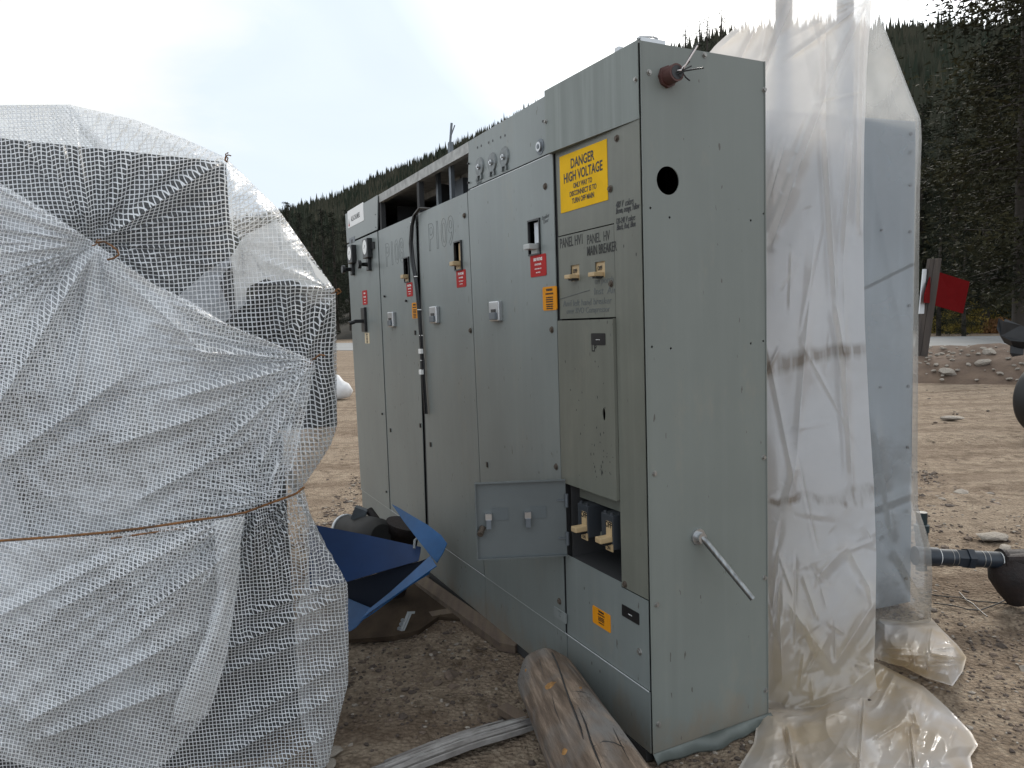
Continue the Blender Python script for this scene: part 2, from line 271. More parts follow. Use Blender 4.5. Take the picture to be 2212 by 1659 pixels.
def scrim(name, film=.35, cell=.0138, w=.15, ang=0., gls=.05):
    """woven reinforced polythene: an opaque white yarn grid on a thin film"""
    m = bpy.data.materials.new(name); m.use_nodes = True; N = m.node_tree.nodes; L = m.node_tree.links
    for n in list(N): N.remove(n)
    o = N.new('ShaderNodeOutputMaterial'); uv = N.new('ShaderNodeUVMap')
    mp = N.new('ShaderNodeMapping'); mp.inputs['Scale'].default_value = (1/cell, 1/cell, 1); mp.inputs['Rotation'].default_value = (0, 0, ang); L.new(uv.outputs[0], mp.inputs[0])
    sx = N.new('ShaderNodeSeparateXYZ'); L.new(mp.outputs[0], sx.inputs[0])
    ls = []
    for k in (0, 1):
        pp = N.new('ShaderNodeMath'); pp.operation = 'PINGPONG'; L.new(sx.outputs[k], pp.inputs[0]); pp.inputs[1].default_value = .5
        r = N.new('ShaderNodeMapRange'); r.interpolation_type = 'SMOOTHSTEP'; r.inputs[1].default_value = w*.6; r.inputs[2].default_value = w*1.15; r.inputs[3].default_value = 1; r.inputs[4].default_value = 0; L.new(pp.outputs[0], r.inputs[0]); ls.append(r.outputs[0])
    mxx = N.new('ShaderNodeMath'); mxx.operation = 'MAXIMUM'; L.new(ls[0], mxx.inputs[0]); L.new(ls[1], mxx.inputs[1])
    yd = N.new('ShaderNodeBsdfDiffuse'); yd.inputs[0].default_value = (.90, .92, .95, 1); yt = N.new('ShaderNodeBsdfTranslucent'); yt.inputs[0].default_value = (.82, .82, .80, 1)
    ym = N.new('ShaderNodeMixShader'); ym.inputs[0].default_value = .4; L.new(yd.outputs[0], ym.inputs[1]); L.new(yt.outputs[0], ym.inputs[2])
    tr = N.new('ShaderNodeBsdfTransparent'); tr.inputs[0].default_value = (.95, .96, .97, 1)
    fm = N.new('ShaderNodeMixShader'); tcn = N.new('ShaderNodeTexCoord'); nn = N.new('ShaderNodeTexNoise'); nn.inputs['Scale'].default_value = 2.6; nn.inputs['Detail'].default_value = 6; L.new(tcn.outputs['Object'], nn.inputs['Vector'])
    rr = N.new('ShaderNodeMapRange'); rr.inputs[1].default_value = .35; rr.inputs[2].default_value = .65; rr.inputs[3].default_value = film*.05; rr.inputs[4].default_value = film*2.3; L.new(nn.outputs[0], rr.inputs[0]); L.new(rr.outputs[0], fm.inputs[0])
    fd = N.new('ShaderNodeBsdfDiffuse'); fd.inputs[0].default_value = (.66, .69, .72, 1); ft = N.new('ShaderNodeBsdfTranslucent'); ft.inputs[0].default_value = (.7, .7, .7, 1)
    fx = N.new('ShaderNodeMixShader'); fx.inputs[0].default_value = .4; L.new(fd.outputs[0], fx.inputs[1]); L.new(ft.outputs[0], fx.inputs[2])
    L.new(tr.outputs[0], fm.inputs[1]); L.new(fx.outputs[0], fm.inputs[2])
    g = N.new('ShaderNodeBsdfGlossy'); g.inputs['Roughness'].default_value = .25
    mg = N.new('ShaderNodeMixShader'); lw = N.new('ShaderNodeLayerWeight'); lw.inputs[0].default_value = .3; gm = N.new('ShaderNodeMath'); gm.operation = 'MULTIPLY_ADD'; L.new(lw.outputs['Facing'], gm.inputs[0]); gm.inputs[1].default_value = .2; gm.inputs[2].default_value = gls; L.new(gm.outputs[0], mg.inputs[0]); bq = N.new('ShaderNodeBump'); bq.inputs['Strength'].default_value = .5; bq.inputs['Distance'].default_value = .02; n9 = N.new('ShaderNodeTexNoise'); n9.inputs['Scale'].default_value = 16; n9.inputs['Detail'].default_value = 4; L.new(tcn.outputs['Object'], n9.inputs['Vector']); L.new(n9.outputs[0], bq.inputs['Height']); L.new(bq.outputs[0], g.inputs['Normal'])
    L.new(fm.outputs[0], mg.inputs[1]); L.new(g.outputs[0], mg.inputs[2])
    ms = N.new('ShaderNodeMixShader'); L.new(mxx.outputs[0], ms.inputs[0]); L.new(mg.outputs[0], ms.inputs[1]); L.new(ym.outputs[0], ms.inputs[2]); L.new(ms.outputs[0], o.inputs[0])
    return m
SCR1 = scrim('reinforced_tarp', .03, .0134, .125, math.radians(4), .012)
SCR2 = scrim('reinforced_tarp_overlap', .24, .0122, .125, math.radians(-13))
SCR3 = scrim('reinforced_tarp_skirt', .04, .0112, .125, math.radians(6), .03)
SCR4 = scrim('reinforced_tarp_flap', .2, .0112, .125, math.radians(-16))

# ---------------------------------------------------------------- mesh builder
class MB:
    def __init__(s): s.v = []; s.f = []; s.m = []; s.sm = []
    def add(s, vs, fs, mi=0, smooth=False):
        o = len(s.v); s.v += [tuple(v) for v in vs]; s.f += [tuple(i+o for i in f) for f in fs]; s.m += [mi]*len(fs); s.sm += [smooth]*len(fs); return s
    def box(s, c, d, mi=0, R=None, bev=0.):
        x, y, z = (k/2 for k in d)
        if bev:
            b = min(bev, x*.45, y*.45, z*.45); vs = []; bm = bmesh.new(); bmesh.ops.create_cube(bm, size=1)
            for v in bm.verts: v.co = Vector((v.co.x*2*x, v.co.y*2*y, v.co.z*2*z))
            bmesh.ops.bevel(bm, geom=bm.edges[:], offset=b, segments=2, affect='EDGES', profile=.6)
            bm.verts.index_update(); vs = [v.co.copy() for v in bm.verts]; fs = [[v.index for v in f.verts] for f in bm.faces]; bm.free()
        else:
            vs = [Vector((a, b, e)) for a in (-x, x) for b in (-y, y) for e in (-z, z)]
            fs = [(0, 1, 3, 2), (4, 6, 7, 5), (0, 4, 5, 1), (2, 3, 7, 6), (0, 2, 6, 4), (1, 5, 7, 3)]
        c = Vector(c); vs = [(R @ v if R else v)+c for v in vs]; return s.add(vs, fs, mi)
    def slab(s, poly, a, b, ax, mi=0):
        """prism: 2-D polygon given in the other two axes, extruded along axis ax from a to b"""
        def P(p, t): return {0: (t, p[0], p[1]), 1: (p[0], t, p[1]), 2: (p[0], p[1], t)}[ax]
        n = len(poly); vs = [P(p, a) for p in poly]+[P(p, b) for p in poly]
        fs = [tuple(range(n))[::-1], tuple(range(n, 2*n))]+[(i, (i+1) % n, n+(i+1) % n, n+i) for i in range(n)]
        return s.add(vs, fs, mi)
    def tube(s, pts, r, n=10, mi=0, cap=True, smooth=True):
        pts = [Vector(p) for p in pts]; rs = r if isinstance(r, (list, tuple)) else [r]*len(pts); o = []; last = None
        for i, p in enumerate(pts):
            t = (pts[min(i+1, len(pts)-1)]-pts[max(i-1, 0)]); t = t.normalized() if t.length > 1e-9 else Vector((0, 0, 1))
            if last is None: a = t.orthogonal().normalized()
            else: a = (last-t*last.dot(t)).normalized()
            last = a; b = t.cross(a)
            o += [p+(a*math.cos(2*PI*k/n)+b*math.sin(2*PI*k/n))*rs[i] for k in range(n)]
        fs = [(i*n+k, i*n+(k+1) % n, (i+1)*n+(k+1) % n, (i+1)*n+k) for i in range(len(pts)-1) for k in range(n)]
        s.add(o, fs, mi, smooth)
        if cap:
            m = len(pts)-1; s.add(o[:n], [tuple(range(n))[::-1]], mi); s.add(o[m*n:], [tuple(range(n))], mi)
        return s
    def text(s, body, M, size=.05, sx=.8, bold=0., mi=0, align='LEFT', depth=.0004, shear=0., fit=None, maxw=None):
        c = bpy.data.curves.new('writing', 'FONT'); c.body = body; c.size = size; c.extrude = depth; c.offset = bold; c.align_x = align; c.shear = shear; c.resolution_u = 3; c.space_line = 1.05
        o = bpy.data.objects.new('writing', c); COL.objects.link(o); dg = bpy.context.evaluated_depsgraph_get(); dg.update()
        me = bpy.data.meshes.new_from_object(o.evaluated_get(dg)); wd_ = max([v.co.x for v in me.vertices] or [1])-min([v.co.x for v in me.vertices] or [0]); sx = fit/wd_ if fit else (min(sx, maxw/wd_) if maxw else sx); vs = [M @ Vector((v.co.x*sx, v.co.y, v.co.z)) for v in me.vertices]; fs = [tuple(p.vertices) for p in me.polygons]
        bpy.data.objects.remove(o); bpy.data.curves.remove(c); bpy.data.meshes.remove(me); return s.add(vs, fs, mi)
    def build(s, name, mats, parent=None, bevel=0.):
        me = bpy.data.meshes.new(name); me.from_pydata(s.v, [], s.f); mats = mats if isinstance(mats, (list, tuple)) else [mats]
        for m in mats: me.materials.append(m)
        me.polygons.foreach_set('material_index', s.m); me.polygons.foreach_set('use_smooth', s.sm); me.update()
        bm = bmesh.new(); bm.from_mesh(me); bmesh.ops.recalc_face_normals(bm, faces=bm.faces[:]) if len(bm.faces) < 20000 else None; bm.to_mesh(me); bm.free()
        o = bpy.data.objects.new(name, me); COL.objects.link(o); o.parent = parent
        if bevel:
            b = o.modifiers.new('bevel', 'BEVEL'); b.width = bevel; b.segments = 2; b.limit_method = 'ANGLE'; b.angle_limit = math.radians(50)
        return o
def tag(o, label=None, cat=None, group=None, kind=None):
    for k, v in (('label', label), ('category', cat), ('group', group), ('kind', kind)):
        if v: o[k] = v
    return o
def empty(name, loc, rz=0): 
    o = bpy.data.objects.new(name, None); COL.objects.link(o); o.location = loc; o.rotation_euler = (0, 0, rz); o.empty_display_size = .1; return o
def npmesh(name, V, Fq, mats, parent=None, mi=None, smooth=False, uv=None):
    me = bpy.data.meshes.new(name); V = np.asarray(V, dtype=np.float32); Fq = np.asarray(Fq, dtype=np.int32); k = Fq.shape[1]
    me.vertices.add(len(V)); me.vertices.foreach_set('co', V.ravel()); me.loops.add(Fq.size); me.loops.foreach_set('vertex_index', Fq.ravel())
    me.polygons.add(len(Fq)); me.polygons.foreach_set('loop_start', np.arange(0, Fq.size, k, dtype=np.int32)); me.polygons.foreach_set('loop_total', np.full(len(Fq), k, dtype=np.int32))
    for m in (mats if isinstance(mats, (list, tuple)) else [mats]): me.materials.append(m)
    if mi is not None: me.polygons.foreach_set('material_index', np.asarray(mi, dtype=np.int32))
    me.polygons.foreach_set('use_smooth', np.full(len(Fq), smooth)); me.update(calc_edges=True)
    if uv is not None:
        l = me.uv_layers.new(name='UVMap'); l.data.foreach_set('uv', np.asarray(uv, dtype=np.float32)[Fq.ravel()].ravel())
    o = bpy.data.objects.new(name, me); COL.objects.link(o); o.parent = parent; return o

# value noise on arrays
_T = RNG.random((256, 256))
def vn(x, y):
    xi = np.floor(x).astype(int); yi = np.floor(y).astype(int); fx = x-xi; fy = y-yi; fx = fx*fx*(3-2*fx); fy = fy*fy*(3-2*fy)
    a = _T[xi % 256, yi % 256]; b = _T[(xi+1) % 256, yi % 256]; c = _T[xi % 256, (yi+1) % 256]; d = _T[(xi+1) % 256, (yi+1) % 256]
    return (a*(1-fx)+b*fx)*(1-fy)+(c*(1-fx)+d*fx)*fy
def fbm(x, y, o=4):
    s = 0; a = .5
    for i in range(o): s = s+a*vn(x+17*i, y+9*i); x = x*2.03; y = y*2.03; a *= .5
    return s

#@@STRUCT
# ---------------------------------------------------------------- ground, road, hills
def ground():
    xs = np.concatenate([np.linspace(-3000, -60, 14), np.linspace(-50, -6, 12), np.linspace(-5, 9, 180), np.linspace(10, 60, 14), np.linspace(70, 3000, 14)])
    ys = np.concatenate([np.linspace(-3000, -20, 10), np.linspace(-10, .8, 8), np.linspace(1, 14, 200), np.linspace(14.5, 60, 40), np.linspace(70, 3000, 20)])
    X, Y = np.meshgrid(xs, ys); near = np.clip(1-(np.hypot(X-1, Y-5)-9)/20, 0, 1)
    Z = ((fbm(X*1.3, Y*1.3)-.47)*.07+(fbm(X*9, Y*9)-.47)*.018)*near
    c = np.cos(-YAW); s = np.sin(-YAW); lx = (X-CX)*c-(Y-CY)*s; ly = (X-CX)*s+(Y-CY)*c
    under = np.clip(1-np.maximum(np.abs(lx-.3)-.5, np.abs(ly-1.7)-2.1)/.25, 0, 1)
    Z = Z*(1-under*.8)-.004
    ruts = np.exp(-((X-3.2-.1*Y)/3.5)**2)*np.clip((Y-5)/3, 0, 1)*np.clip((14-Y)/3, 0, 1)*.03*np.sin(Y*2.1+fbm(X, Y)*5); Z = Z+ruts
    nx = len(xs); I = np.arange(len(ys)*nx).reshape(len(ys), nx)
    Fq = np.stack([I[:-1, :-1], I[:-1, 1:], I[1:, 1:], I[1:, :-1]], -1).reshape(-1, 4)
    o = npmesh('ground', np.stack([X, Y, Z], -1).reshape(-1, 3), Fq, SOIL, smooth=True); tag(o, kind='structure')
ground()
def strip_road():
    a = G(740, 757); b = G(2100, 765); c = G(2100, 727); d = G(740, 741)
    def ext(p, q_, k): return p+(q_-p)*k
    m = MB(); P = [ext(a, b, -6), ext(a, b, 3), ext(d, c, 3), ext(d, c, -6)]
    m.add([(p.x, p.y, .02) for p in P]+[(p.x, p.y, -.3) for p in P], [(0, 1, 2, 3), (0, 4, 5, 1), (1, 5, 6, 2), (2, 6, 7, 3), (3, 7, 4, 0)])
    tag(m.build('road', ASPH), kind='structure'); return P
ROADP = strip_road()
RX = [-3000, -500, 300, 600, 750, 850, 950, 1060, 1170, 1320, 1480, 1600, 1750, 1900, 2050, 2200, 2600, 4000]
RY = [690, 600, 520, 462, 420, 376, 338, 290, 238, 170, 120, 85, 75, 82, 78, 70, 90, 300]
RD = [1200, 1100, 980, 900, 860, 830, 800, 760, 700, 560, 430, 380, 350, 330, 320, 310, 300, 300]
BD = [130, 120, 110, 105, 100, 98, 95, 90, 88, 80, 72, 66, 60, 58, 55, 52, 50, 50]
def hill_z(az, dist):
    px = 1106+FPX*np.tan(np.clip(az, -1.2, 1.2)); hy = 697-.0336*(px-1106)
    y = np.interp(px, RX, RY); R_ = np.interp(px, RX, RD); B = np.interp(px, RX, BD)
    H = (hy-y)/FPX*np.cos(az)*R_+CAMH-10.5
    t = np.clip((dist-B)/(R_-B), 0, 1); prof = t*(.75+.25*t)
    fall = np.clip((dist-R_)/(R_*.8), 0, 1)
    und = (fbm(az*18+5, dist/90)-.47)*t*(1-t)*H*.35
    return H*prof*(1-.85*fall)+und, t, fall, B, R_
def hills():
    az = np.linspace(-1.25, 1.2, 150); k = np.concatenate([np.linspace(0, 1, 46), np.linspace(1.05, 1.8, 10)])
    A, K = np.meshgrid(az, k); px = 1106+FPX*np.tan(np.clip(A, -1.2, 1.2)); B = np.interp(px, RX, BD); R_ = np.interp(px, RX, RD)
    D = np.where(K < 1, B+(R_-B)*K, R_*K); Z, *_ = hill_z(A, D); Z = Z-.3
    V = np.stack([np.sin(A)*D, np.cos(A)*D, Z], -1).reshape(-1, 3); nx = len(az); I = np.arange(len(V)).reshape(len(k), nx)
    Fq = np.stack([I[:-1, :-1], I[:-1, 1:], I[1:, 1:], I[1:, :-1]], -1).reshape(-1, 4)
    tag(npmesh('hill', V, Fq, HILLM, smooth=True), kind='structure')
hills()
def forest():
    n = 26000; az = RNG.uniform(-.75, .75, n*2); u = RNG.random(n*2)
    px = 1106+FPX*np.tan(az); B = np.interp(px, RX, BD); R_ = np.interp(px, RX, RD)
    D = np.sqrt(B**2+(np.minimum(R_*1.05, 1200)**2-B**2)*u); keep = RNG.random(n*2) < np.clip(330/D, .42, 1)
    az = az[keep][:n]; D = D[keep][:n]
    ra = RNG.uniform(-.75, .75, 2600); az = np.concatenate([az, ra]); D = np.concatenate([D, np.interp(1106+FPX*np.tan(ra), RX, RD)*RNG.uniform(.97, 1.01, 2600)]); n = len(az)
    Z, t, fall, B, R_ = hill_z(az, D)
    X = np.sin(az)*D; Y = np.cos(az)*D
    hgt = RNG.uniform(7, 14, n)*np.where(RNG.random(n) < .12, 1.25, 1); rad = hgt*RNG.uniform(.10, .17, n); rot = RNG.uniform(0, 6.28, n)
    sides = 8; T = []; FT = []
    for (z0, z1, r) in ((.08, .5, 1.), (.3, .76, .75), (.56, 1., .45)):
        b0 = len(T); 
        for k in range(sides): a = 2*PI*k/sides; rr = r*(1.15 if k % 2 else .6); T.append((rr*math.cos(a), rr*math.sin(a), z0-(.03 if k % 2 else 0)))
        T.append((0, 0, z1))
        for k in range(sides): FT.append((b0+k, b0+(k+1) % sides, b0+sides))
    T = np.array(T); FT = np.array(FT); c = np.cos(rot)[:, None]; s = np.sin(rot)[:, None]
    jit = RNG.uniform(.7, 1.25, (n, len(T)))
    VX = (T[None, :, 0]*c-T[None, :, 1]*s)*rad[:, None]*jit+X[:, None]; VY = (T[None, :, 0]*s+T[None, :, 1]*c)*rad[:, None]*jit+Y[:, None]; VZ = T[None, :, 2]*hgt[:, None]+Z[:, None]-.6
    V = np.stack([VX, VY, VZ], -1).reshape(-1, 3); Fq = (FT[None]+(np.arange(n)*len(T))[:, None, None]).reshape(-1, 3)
    tag(npmesh('hillside_forest', V, Fq, FORM), 'dense dark conifer forest covering the mountainside behind the yard', 'forest', kind='stuff')
forest()

# berm of dirt on the right, beyond the yard
def berm():
    a = G(1900, 826); b = G(2300, 834)
    n = 90; mrows = 26; d = (b-a); L = 9.; d = d.normalized(); nrm = Vector((-d.y, d.x, 0)); V = []
    for i in range(n):
        for j in range(mrows):
            s = -5+17*i/(n-1); w = 5.2*j/(mrows-1); P = a+d*s*1.0+nrm*w
            prof = math.sin(PI*min(1, w/5.2))**.8*.62
            endf = min(1, (i/(n-1))*6)*min(1, (1-i/(n-1))*8)
            V.append((P.x, P.y, prof*endf*(1+.3*(float(fbm(np.array(s*1.1), np.array(w*1.1)))-.47)*2)+.12*(float(fbm(np.array(s*6.), np.array(w*6.)))-.47)*endf-.03))
    I = np.arange(n*mrows).reshape(n, mrows); Fq = np.stack([I[:-1, :-1], I[1:, :-1], I[1:, 1:], I[:-1, 1:]], -1).reshape(-1, 4)
    tag(npmesh('dirt_berm', np.array(V), Fq, SOILB, smooth=True), kind='structure')
    return a, d, nrm
SOILB = mat('berm_earth', (.13, .088, .06), .95, col2=(.08, .052, .036), vscale=(3, 3, 3), bump=1., bscale=14)
BERM = berm()
def berm_z(s, w): return max(0, math.sin(PI*min(1, max(0, w/5.2)))**.8*.62)

def rock_mesh(seed, flat=.6):
    r = random.Random(seed); bm = bmesh.new(); bmesh.ops.create_icosphere(bm, subdivisions=2, radius=1)
    for v in bm.verts:
        k = 1+r.uniform(-.16, .16); v.co = Vector((v.co.x*k*1.2, v.co.y*k, v.co.z*k*flat))
    for _ in range(7):
        n = Vector((r.uniform(-1, 1), r.uniform(-1, 1), r.uniform(-.6, 1))).normalized(); d = r.uniform(.55, .8)
        for v in bm.verts:
            e = v.co.dot(n)-d
            if e > 0: v.co -= n*e
    me = bpy.data.meshes.new('rock'); bm.to_mesh(me); bm.free(); me.materials.append(PEBB)
    for p in me.polygons: p.use_smooth = False
    return me
ROCKS = [rock_mesh(i) for i in range(6)]
def rocks_berm():
    a, d, nrm = BERM; r = random.Random(5)
    for k in range(280):
        s = r.uniform(-.5, 9); w = abs(r.gauss(1.3, 1.1)); P = a+d*s+nrm*w
        o = bpy.data.objects.new('rock', r.choice(ROCKS)); COL.objects.link(o); sc = r.uniform(.018, .055)*(2.6 if r.random() < .08 else 1)
        o.location = (P.x, P.y, berm_z(s, w)*.97+sc*.1); o.scale = (sc*1.3, sc, sc); o.rotation_euler = (r.uniform(-.3, .3), r.uniform(-.3, .3), r.uniform(0, 6))
        tag(o, 'pale stone lying on the brown dirt berm beside the road', 'rock', 'stones strewn over the dirt berm')
rocks_berm()
def gravel():
    """loose stones on the yard near the camera, one mass"""
    T = []; FT = []
    bm = bmesh.new(); bmesh.ops.create_icosphere(bm, subdivisions=1, radius=1); T = np.array([v.co[:] for v in bm.verts]); FT = np.array([[v.index for v in f.verts] for f in bm.faces]); bm.free()
    A = []
    n1 = 42000; X = RNG.uniform(-1.6, 3.8, n1); Y = 1.7+RNG.random(n1)**1.5*7.5; A.append(np.stack([X, Y], 1))
    n2 = 2500; A.append(np.stack([RNG.uniform(-4, 12, n2), RNG.uniform(4, 14, n2)], 1))
    P = np.concatenate(A); n = len(P); cl = fbm(P[:, 0]*1.7, P[:, 1]*1.7); keep = RNG.random(n) < np.clip((cl-.33)*5, .12, 1); P = P[keep]; n = len(P)
    sz = np.exp(RNG.normal(math.log(.0046), .55, n))*np.where(P[:, 1] > 4, 1.5, 1)
    rot = RNG.uniform(0, 6.28, n); c = np.cos(rot)[:, None]; s = np.sin(rot)[:, None]; J = RNG.uniform(.6, 1.3, (n, len(T), 3))
    tx = T[None, :, 0]*J[..., 0]*1.35; ty = T[None, :, 1]*J[..., 1]; tz = T[None, :, 2]*J[..., 2]*.6
    V = np.stack([(tx*c-ty*s)*sz[:, None]+P[:, 0:1], (tx*s+ty*c)*sz[:, None]+P[:, 1:2], tz*sz[:, None]+(.002+zg(P[:, 0], P[:, 1])[:, None])], -1).reshape(-1, 3)
    Fq = (FT[None]+(np.arange(n)*len(T))[:, None, None]).reshape(-1, 3)
    mi = np.repeat(RNG.choice(3, n, p=[.5, .35, .15]), len(FT))
    tag(npmesh('gravel', V, Fq, [GR1, GR2, PEBB], mi=mi), 'loose gravel and grit scattered over the dirt yard', 'gravel', kind='stuff')
def zg(X, Y):
    X = np.asarray(X, float); Y = np.asarray(Y, float)
    near = np.clip(1-(np.hypot(X-1, Y-5)-9)/20, 0, 1); Z = ((fbm(X*1.3, Y*1.3)-.47)*.07+(fbm(X*9, Y*9)-.47)*.018)*near
    c = np.cos(-YAW); s = np.sin(-YAW); lx = (X-CX)*c-(Y-CY)*s; ly = (X-CX)*s+(Y-CY)*c
    under = np.clip(1-np.maximum(np.abs(lx-.3)-.5, np.abs(ly-1.7)-2.1)/.25, 0, 1)
    return Z*(1-under*.8)-.004
GR1 = mat('brown_grit', (.17, .125, .095), .9, var=.5, vscale=(30, 30, 30)); GR2 = mat('dark_grit', (.09, .068, .055), .9, var=.4, vscale=(30, 30, 30))
gravel()

#@@TREES
def conifer_meshes(name, h, r, seed, leafm, dens=1., bare=.12):
    rg = np.random.default_rng(seed); m = MB()
    m.tube([(0, 0, -.3), (.05, 0, h*.3), (0, .05, h*.7), (0, 0, h*.98)], [h*.018, h*.014, h*.008, h*.002], 7)
    nb = int(110*dens)
    V = []; Fq = []
    for i in range(nb):
        t = bare+(1-bare)*(i+rg.random())/nb; z = h*t; a = rg.uniform(0, 2*PI); L = r*(1-t)**.75*rg.uniform(.55, 1.15)+.15
        if t < bare+.08: L *= rg.uniform(.3, .9)
        dx, dy = math.cos(a), math.sin(a); droop = rg.uniform(-.35, .05)
        m.tube([(0, 0, z), (dx*L*.6, dy*L*.6, z+droop*L*.5)], [h*.002, .008], 3, cap=False)
        k = int(180*dens*(.4+L/r)); 
        q_ = rg.random(k)**.7; sp = (.10+.22*q_)*L*.55+.12
        cx = dx*L*q_; cy = dy*L*q_; cz = z+droop*L*q_*.8
        ox = rg.normal(0, 1, k)*sp; oy = rg.normal(0, 1, k)*sp; oz = rg.normal(0, .42, k)*sp-.05
        s = rg.uniform(.036, .10, k)*(.6+h/22)
        for x, y, zz, ss in zip(cx+ox, cy+oy, cz+oz, s):
            d1 = rg.normal(0, 1, 3); d1[2] *= .5; d1 += np.array([dx, dy, -.2]); d1 /= np.linalg.norm(d1); d2 = rg.normal(0, 1, 3); d2 -= d1*d2.dot(d1); d2 /= np.linalg.norm(d2)
            p = np.array([x, y, zz]); b = len(V); V += [p-d2*ss*.3, p+d1*ss*1.5, p+d2*ss*.3]; Fq.append((b, b+1, b+2))
    me = bpy.data.meshes.new(name+'_crown'); me.from_pydata([tuple(v) for v in V], [], Fq); me.materials.append(leafm); me.update()
    tm = m.build('trunk', BARK); tme = tm.data; bpy.data.objects.remove(tm); return tme, me
CON = [conifer_meshes('pine', 15, 3.4, 1, NEED, 1.25, .1), conifer_meshes('pine', 13, 2.2, 2, NEED2, .9, .05), conifer_meshes('fir', 11, 1.7, 3, NEED2, .8, .04), conifer_meshes('sparse', 12, 1.2, 4, NEED2, .35, .3)]
def tree(name, kind, x, dist, label, group, h=None, z=0., rz=0.):
    base = [15, 13, 11, 12][kind]; k = (h or base)/base; az = math.atan((x-1106)/FPX)
    e = empty(name, (math.tan(az)*dist, dist, z), rz); e.scale = (k, k, k); tag(e, label, 'tree', group)
    for nm, me in zip(('trunk', 'crown'), CON[kind]):
        o = bpy.data.objects.new(nm, me); COL.objects.link(o); o.parent = e
    return e
TG = 'conifers beyond the road on the right'
right = [(0, 2235, 30, 21, 'tall olive pine at the right edge of the photo, reaching the top'),
         (0, 2215, 24, 20, 'nearest olive pine filling the upper right corner of the photo'),
         (0, 2130, 42, 15, 'bushy olive pine whose trunk stands right of the red board'),
         (1, 2060, 46, 14, 'dark conifer directly above the red board'),
         (1, 1990, 50, 15, 'dark narrow conifer just right of the peak of the wrapped cabinet'),
         (0, 2190, 48, 18, 'broad olive pine behind the tall one at the edge'),
         (2, 2030, 40, 7.5, 'small dark fir right behind the brown timber post'),
         (1, 1930, 60, 15, 'conifer half hidden behind the tall clear plastic'),
         (2, 2110, 58, 17, 'slim fir rising over the bushy pine right of the red board'),
         (2, 2085, 38, 6.5, 'short dark fir low behind the right half of the red board'),
         (1, 2290, 44, 17, 'conifer just past the right edge of the tall pine')]
for i, (kd, x, d, h, lb) in enumerate(right): tree('pine_tree', kd, x, d, lb, TG, h, 0, i*1.7)
left = [(1, 640, 88, 15, 'tallest dark conifer in the gap beside the white wrapped equipment'), (2, 690, 84, 13, 'dark fir in the middle of the gap between tarp and grey cabinets'),
        (1, 735, 90, 14, 'conifer just left of the far end of the grey cabinets'), (2, 665, 96, 15, 'slim fir behind the dark trees in the left gap'),
        (1, 600, 86, 12, 'conifer half hidden by the upper right edge of the mesh tarp'), (2, 712, 100, 16, 'back fir between the two darker ones in the left gap'),
        (1, 765, 95, 15, 'conifer behind the topmost corner of the far cabinet'), (1, 560, 92, 14, 'conifer behind the sloping edge of the mesh tarp')]
for i, (kd, x, d, h, lb) in enumerate(left): tree('pine_tree', kd, x, d, lb, 'conifers beyond the road on the left', h, 1.5, i*2.1)
for i, (x, d, h, lb) in enumerate([(1492, 150, 17, 'leftmost thin conifer against the sky above the cabinet end'), (1522, 145, 19, 'sparse thin conifer against the sky, second above the cabinet end'),
                                   (1538, 150, 21, 'sparse conifer against the sky, third above the cabinet end'), (1568, 135, 24, 'tallest thin conifer beside the slanting plastic edge')]):
    zz = float(hill_z(np.array(math.atan((x-1106)/FPX)), np.array(float(d)))[0]); tp = CAMH+(697-.0336*(x-1106)-[78, 70, 62, 48][i])/FPX*d
    tree('thin_conifer', 3, x, d, lb, 'thin conifers above the cabinet', max(8, tp-zz), zz, i)
# leafless snag
sn = MB(); p0 = Vector((math.tan(math.atan((712-1106)/FPX))*80, 80, 0)); sn.tube([p0, p0+Vector((-.3, 0, 5)), p0+Vector((-1.1, 0, 9.5))], [.14, .1, .03], 6)
for k in range(6): sn.tube([p0+Vector((-.3-.16*k, 0, 5+.75*k)), p0+Vector((-.3-.16*k+.7*(-1)**k, .2, 5.5+.75*k))], [.03, .01], 4)
tag(sn.build('bare_snag', BARK), 'leaning leafless grey snag in the gap left of the cabinets', 'dead tree')
def bush(name, x, d, w, h, m, label, group, n=1500, seed=0):
    rg = np.random.default_rng(seed); th = rg.uniform(0, 2*PI, n); ph = np.arccos(rg.uniform(0, 1, n)); rr = rg.random(n)**.4*(.75+.35*fbm(th*1.5+seed, ph*3)*1.6)
    c = np.stack([np.cos(th)*np.sin(ph)*rr*w, np.sin(th)*np.sin(ph)*rr*w*.8, np.cos(ph)*rr*h], 1); s = rg.uniform(.05, .12, n)[:, None]
    a = rg.normal(0, 1, (n, 3)); a[:, 2] = abs(a[:, 2])+.6; a /= np.linalg.norm(a, axis=1)[:, None]; b = rg.normal(0, 1, (n, 3)); b /= np.linalg.norm(b, axis=1)[:, None]
    V = np.stack([c-b*s*.4, c+a*s*1.6, c+b*s*.4], 1).reshape(-1, 3); Fq = np.arange(3*n).reshape(-1, 3)
    st = MB()
    for k in range(9): t = rg.uniform(0, 6.28); st.tube([(0, 0, -.1), (math.cos(t)*w*.5, math.sin(t)*w*.5, h*.75)], [.03, .01], 4)
    e = empty(name, (math.tan(math.atan((x-1106)/FPX))*d, d, 0)); tag(e, label, 'shrub', group)
    npmesh('leaves', V, Fq, m, e); st.build('stem', BARK, e)
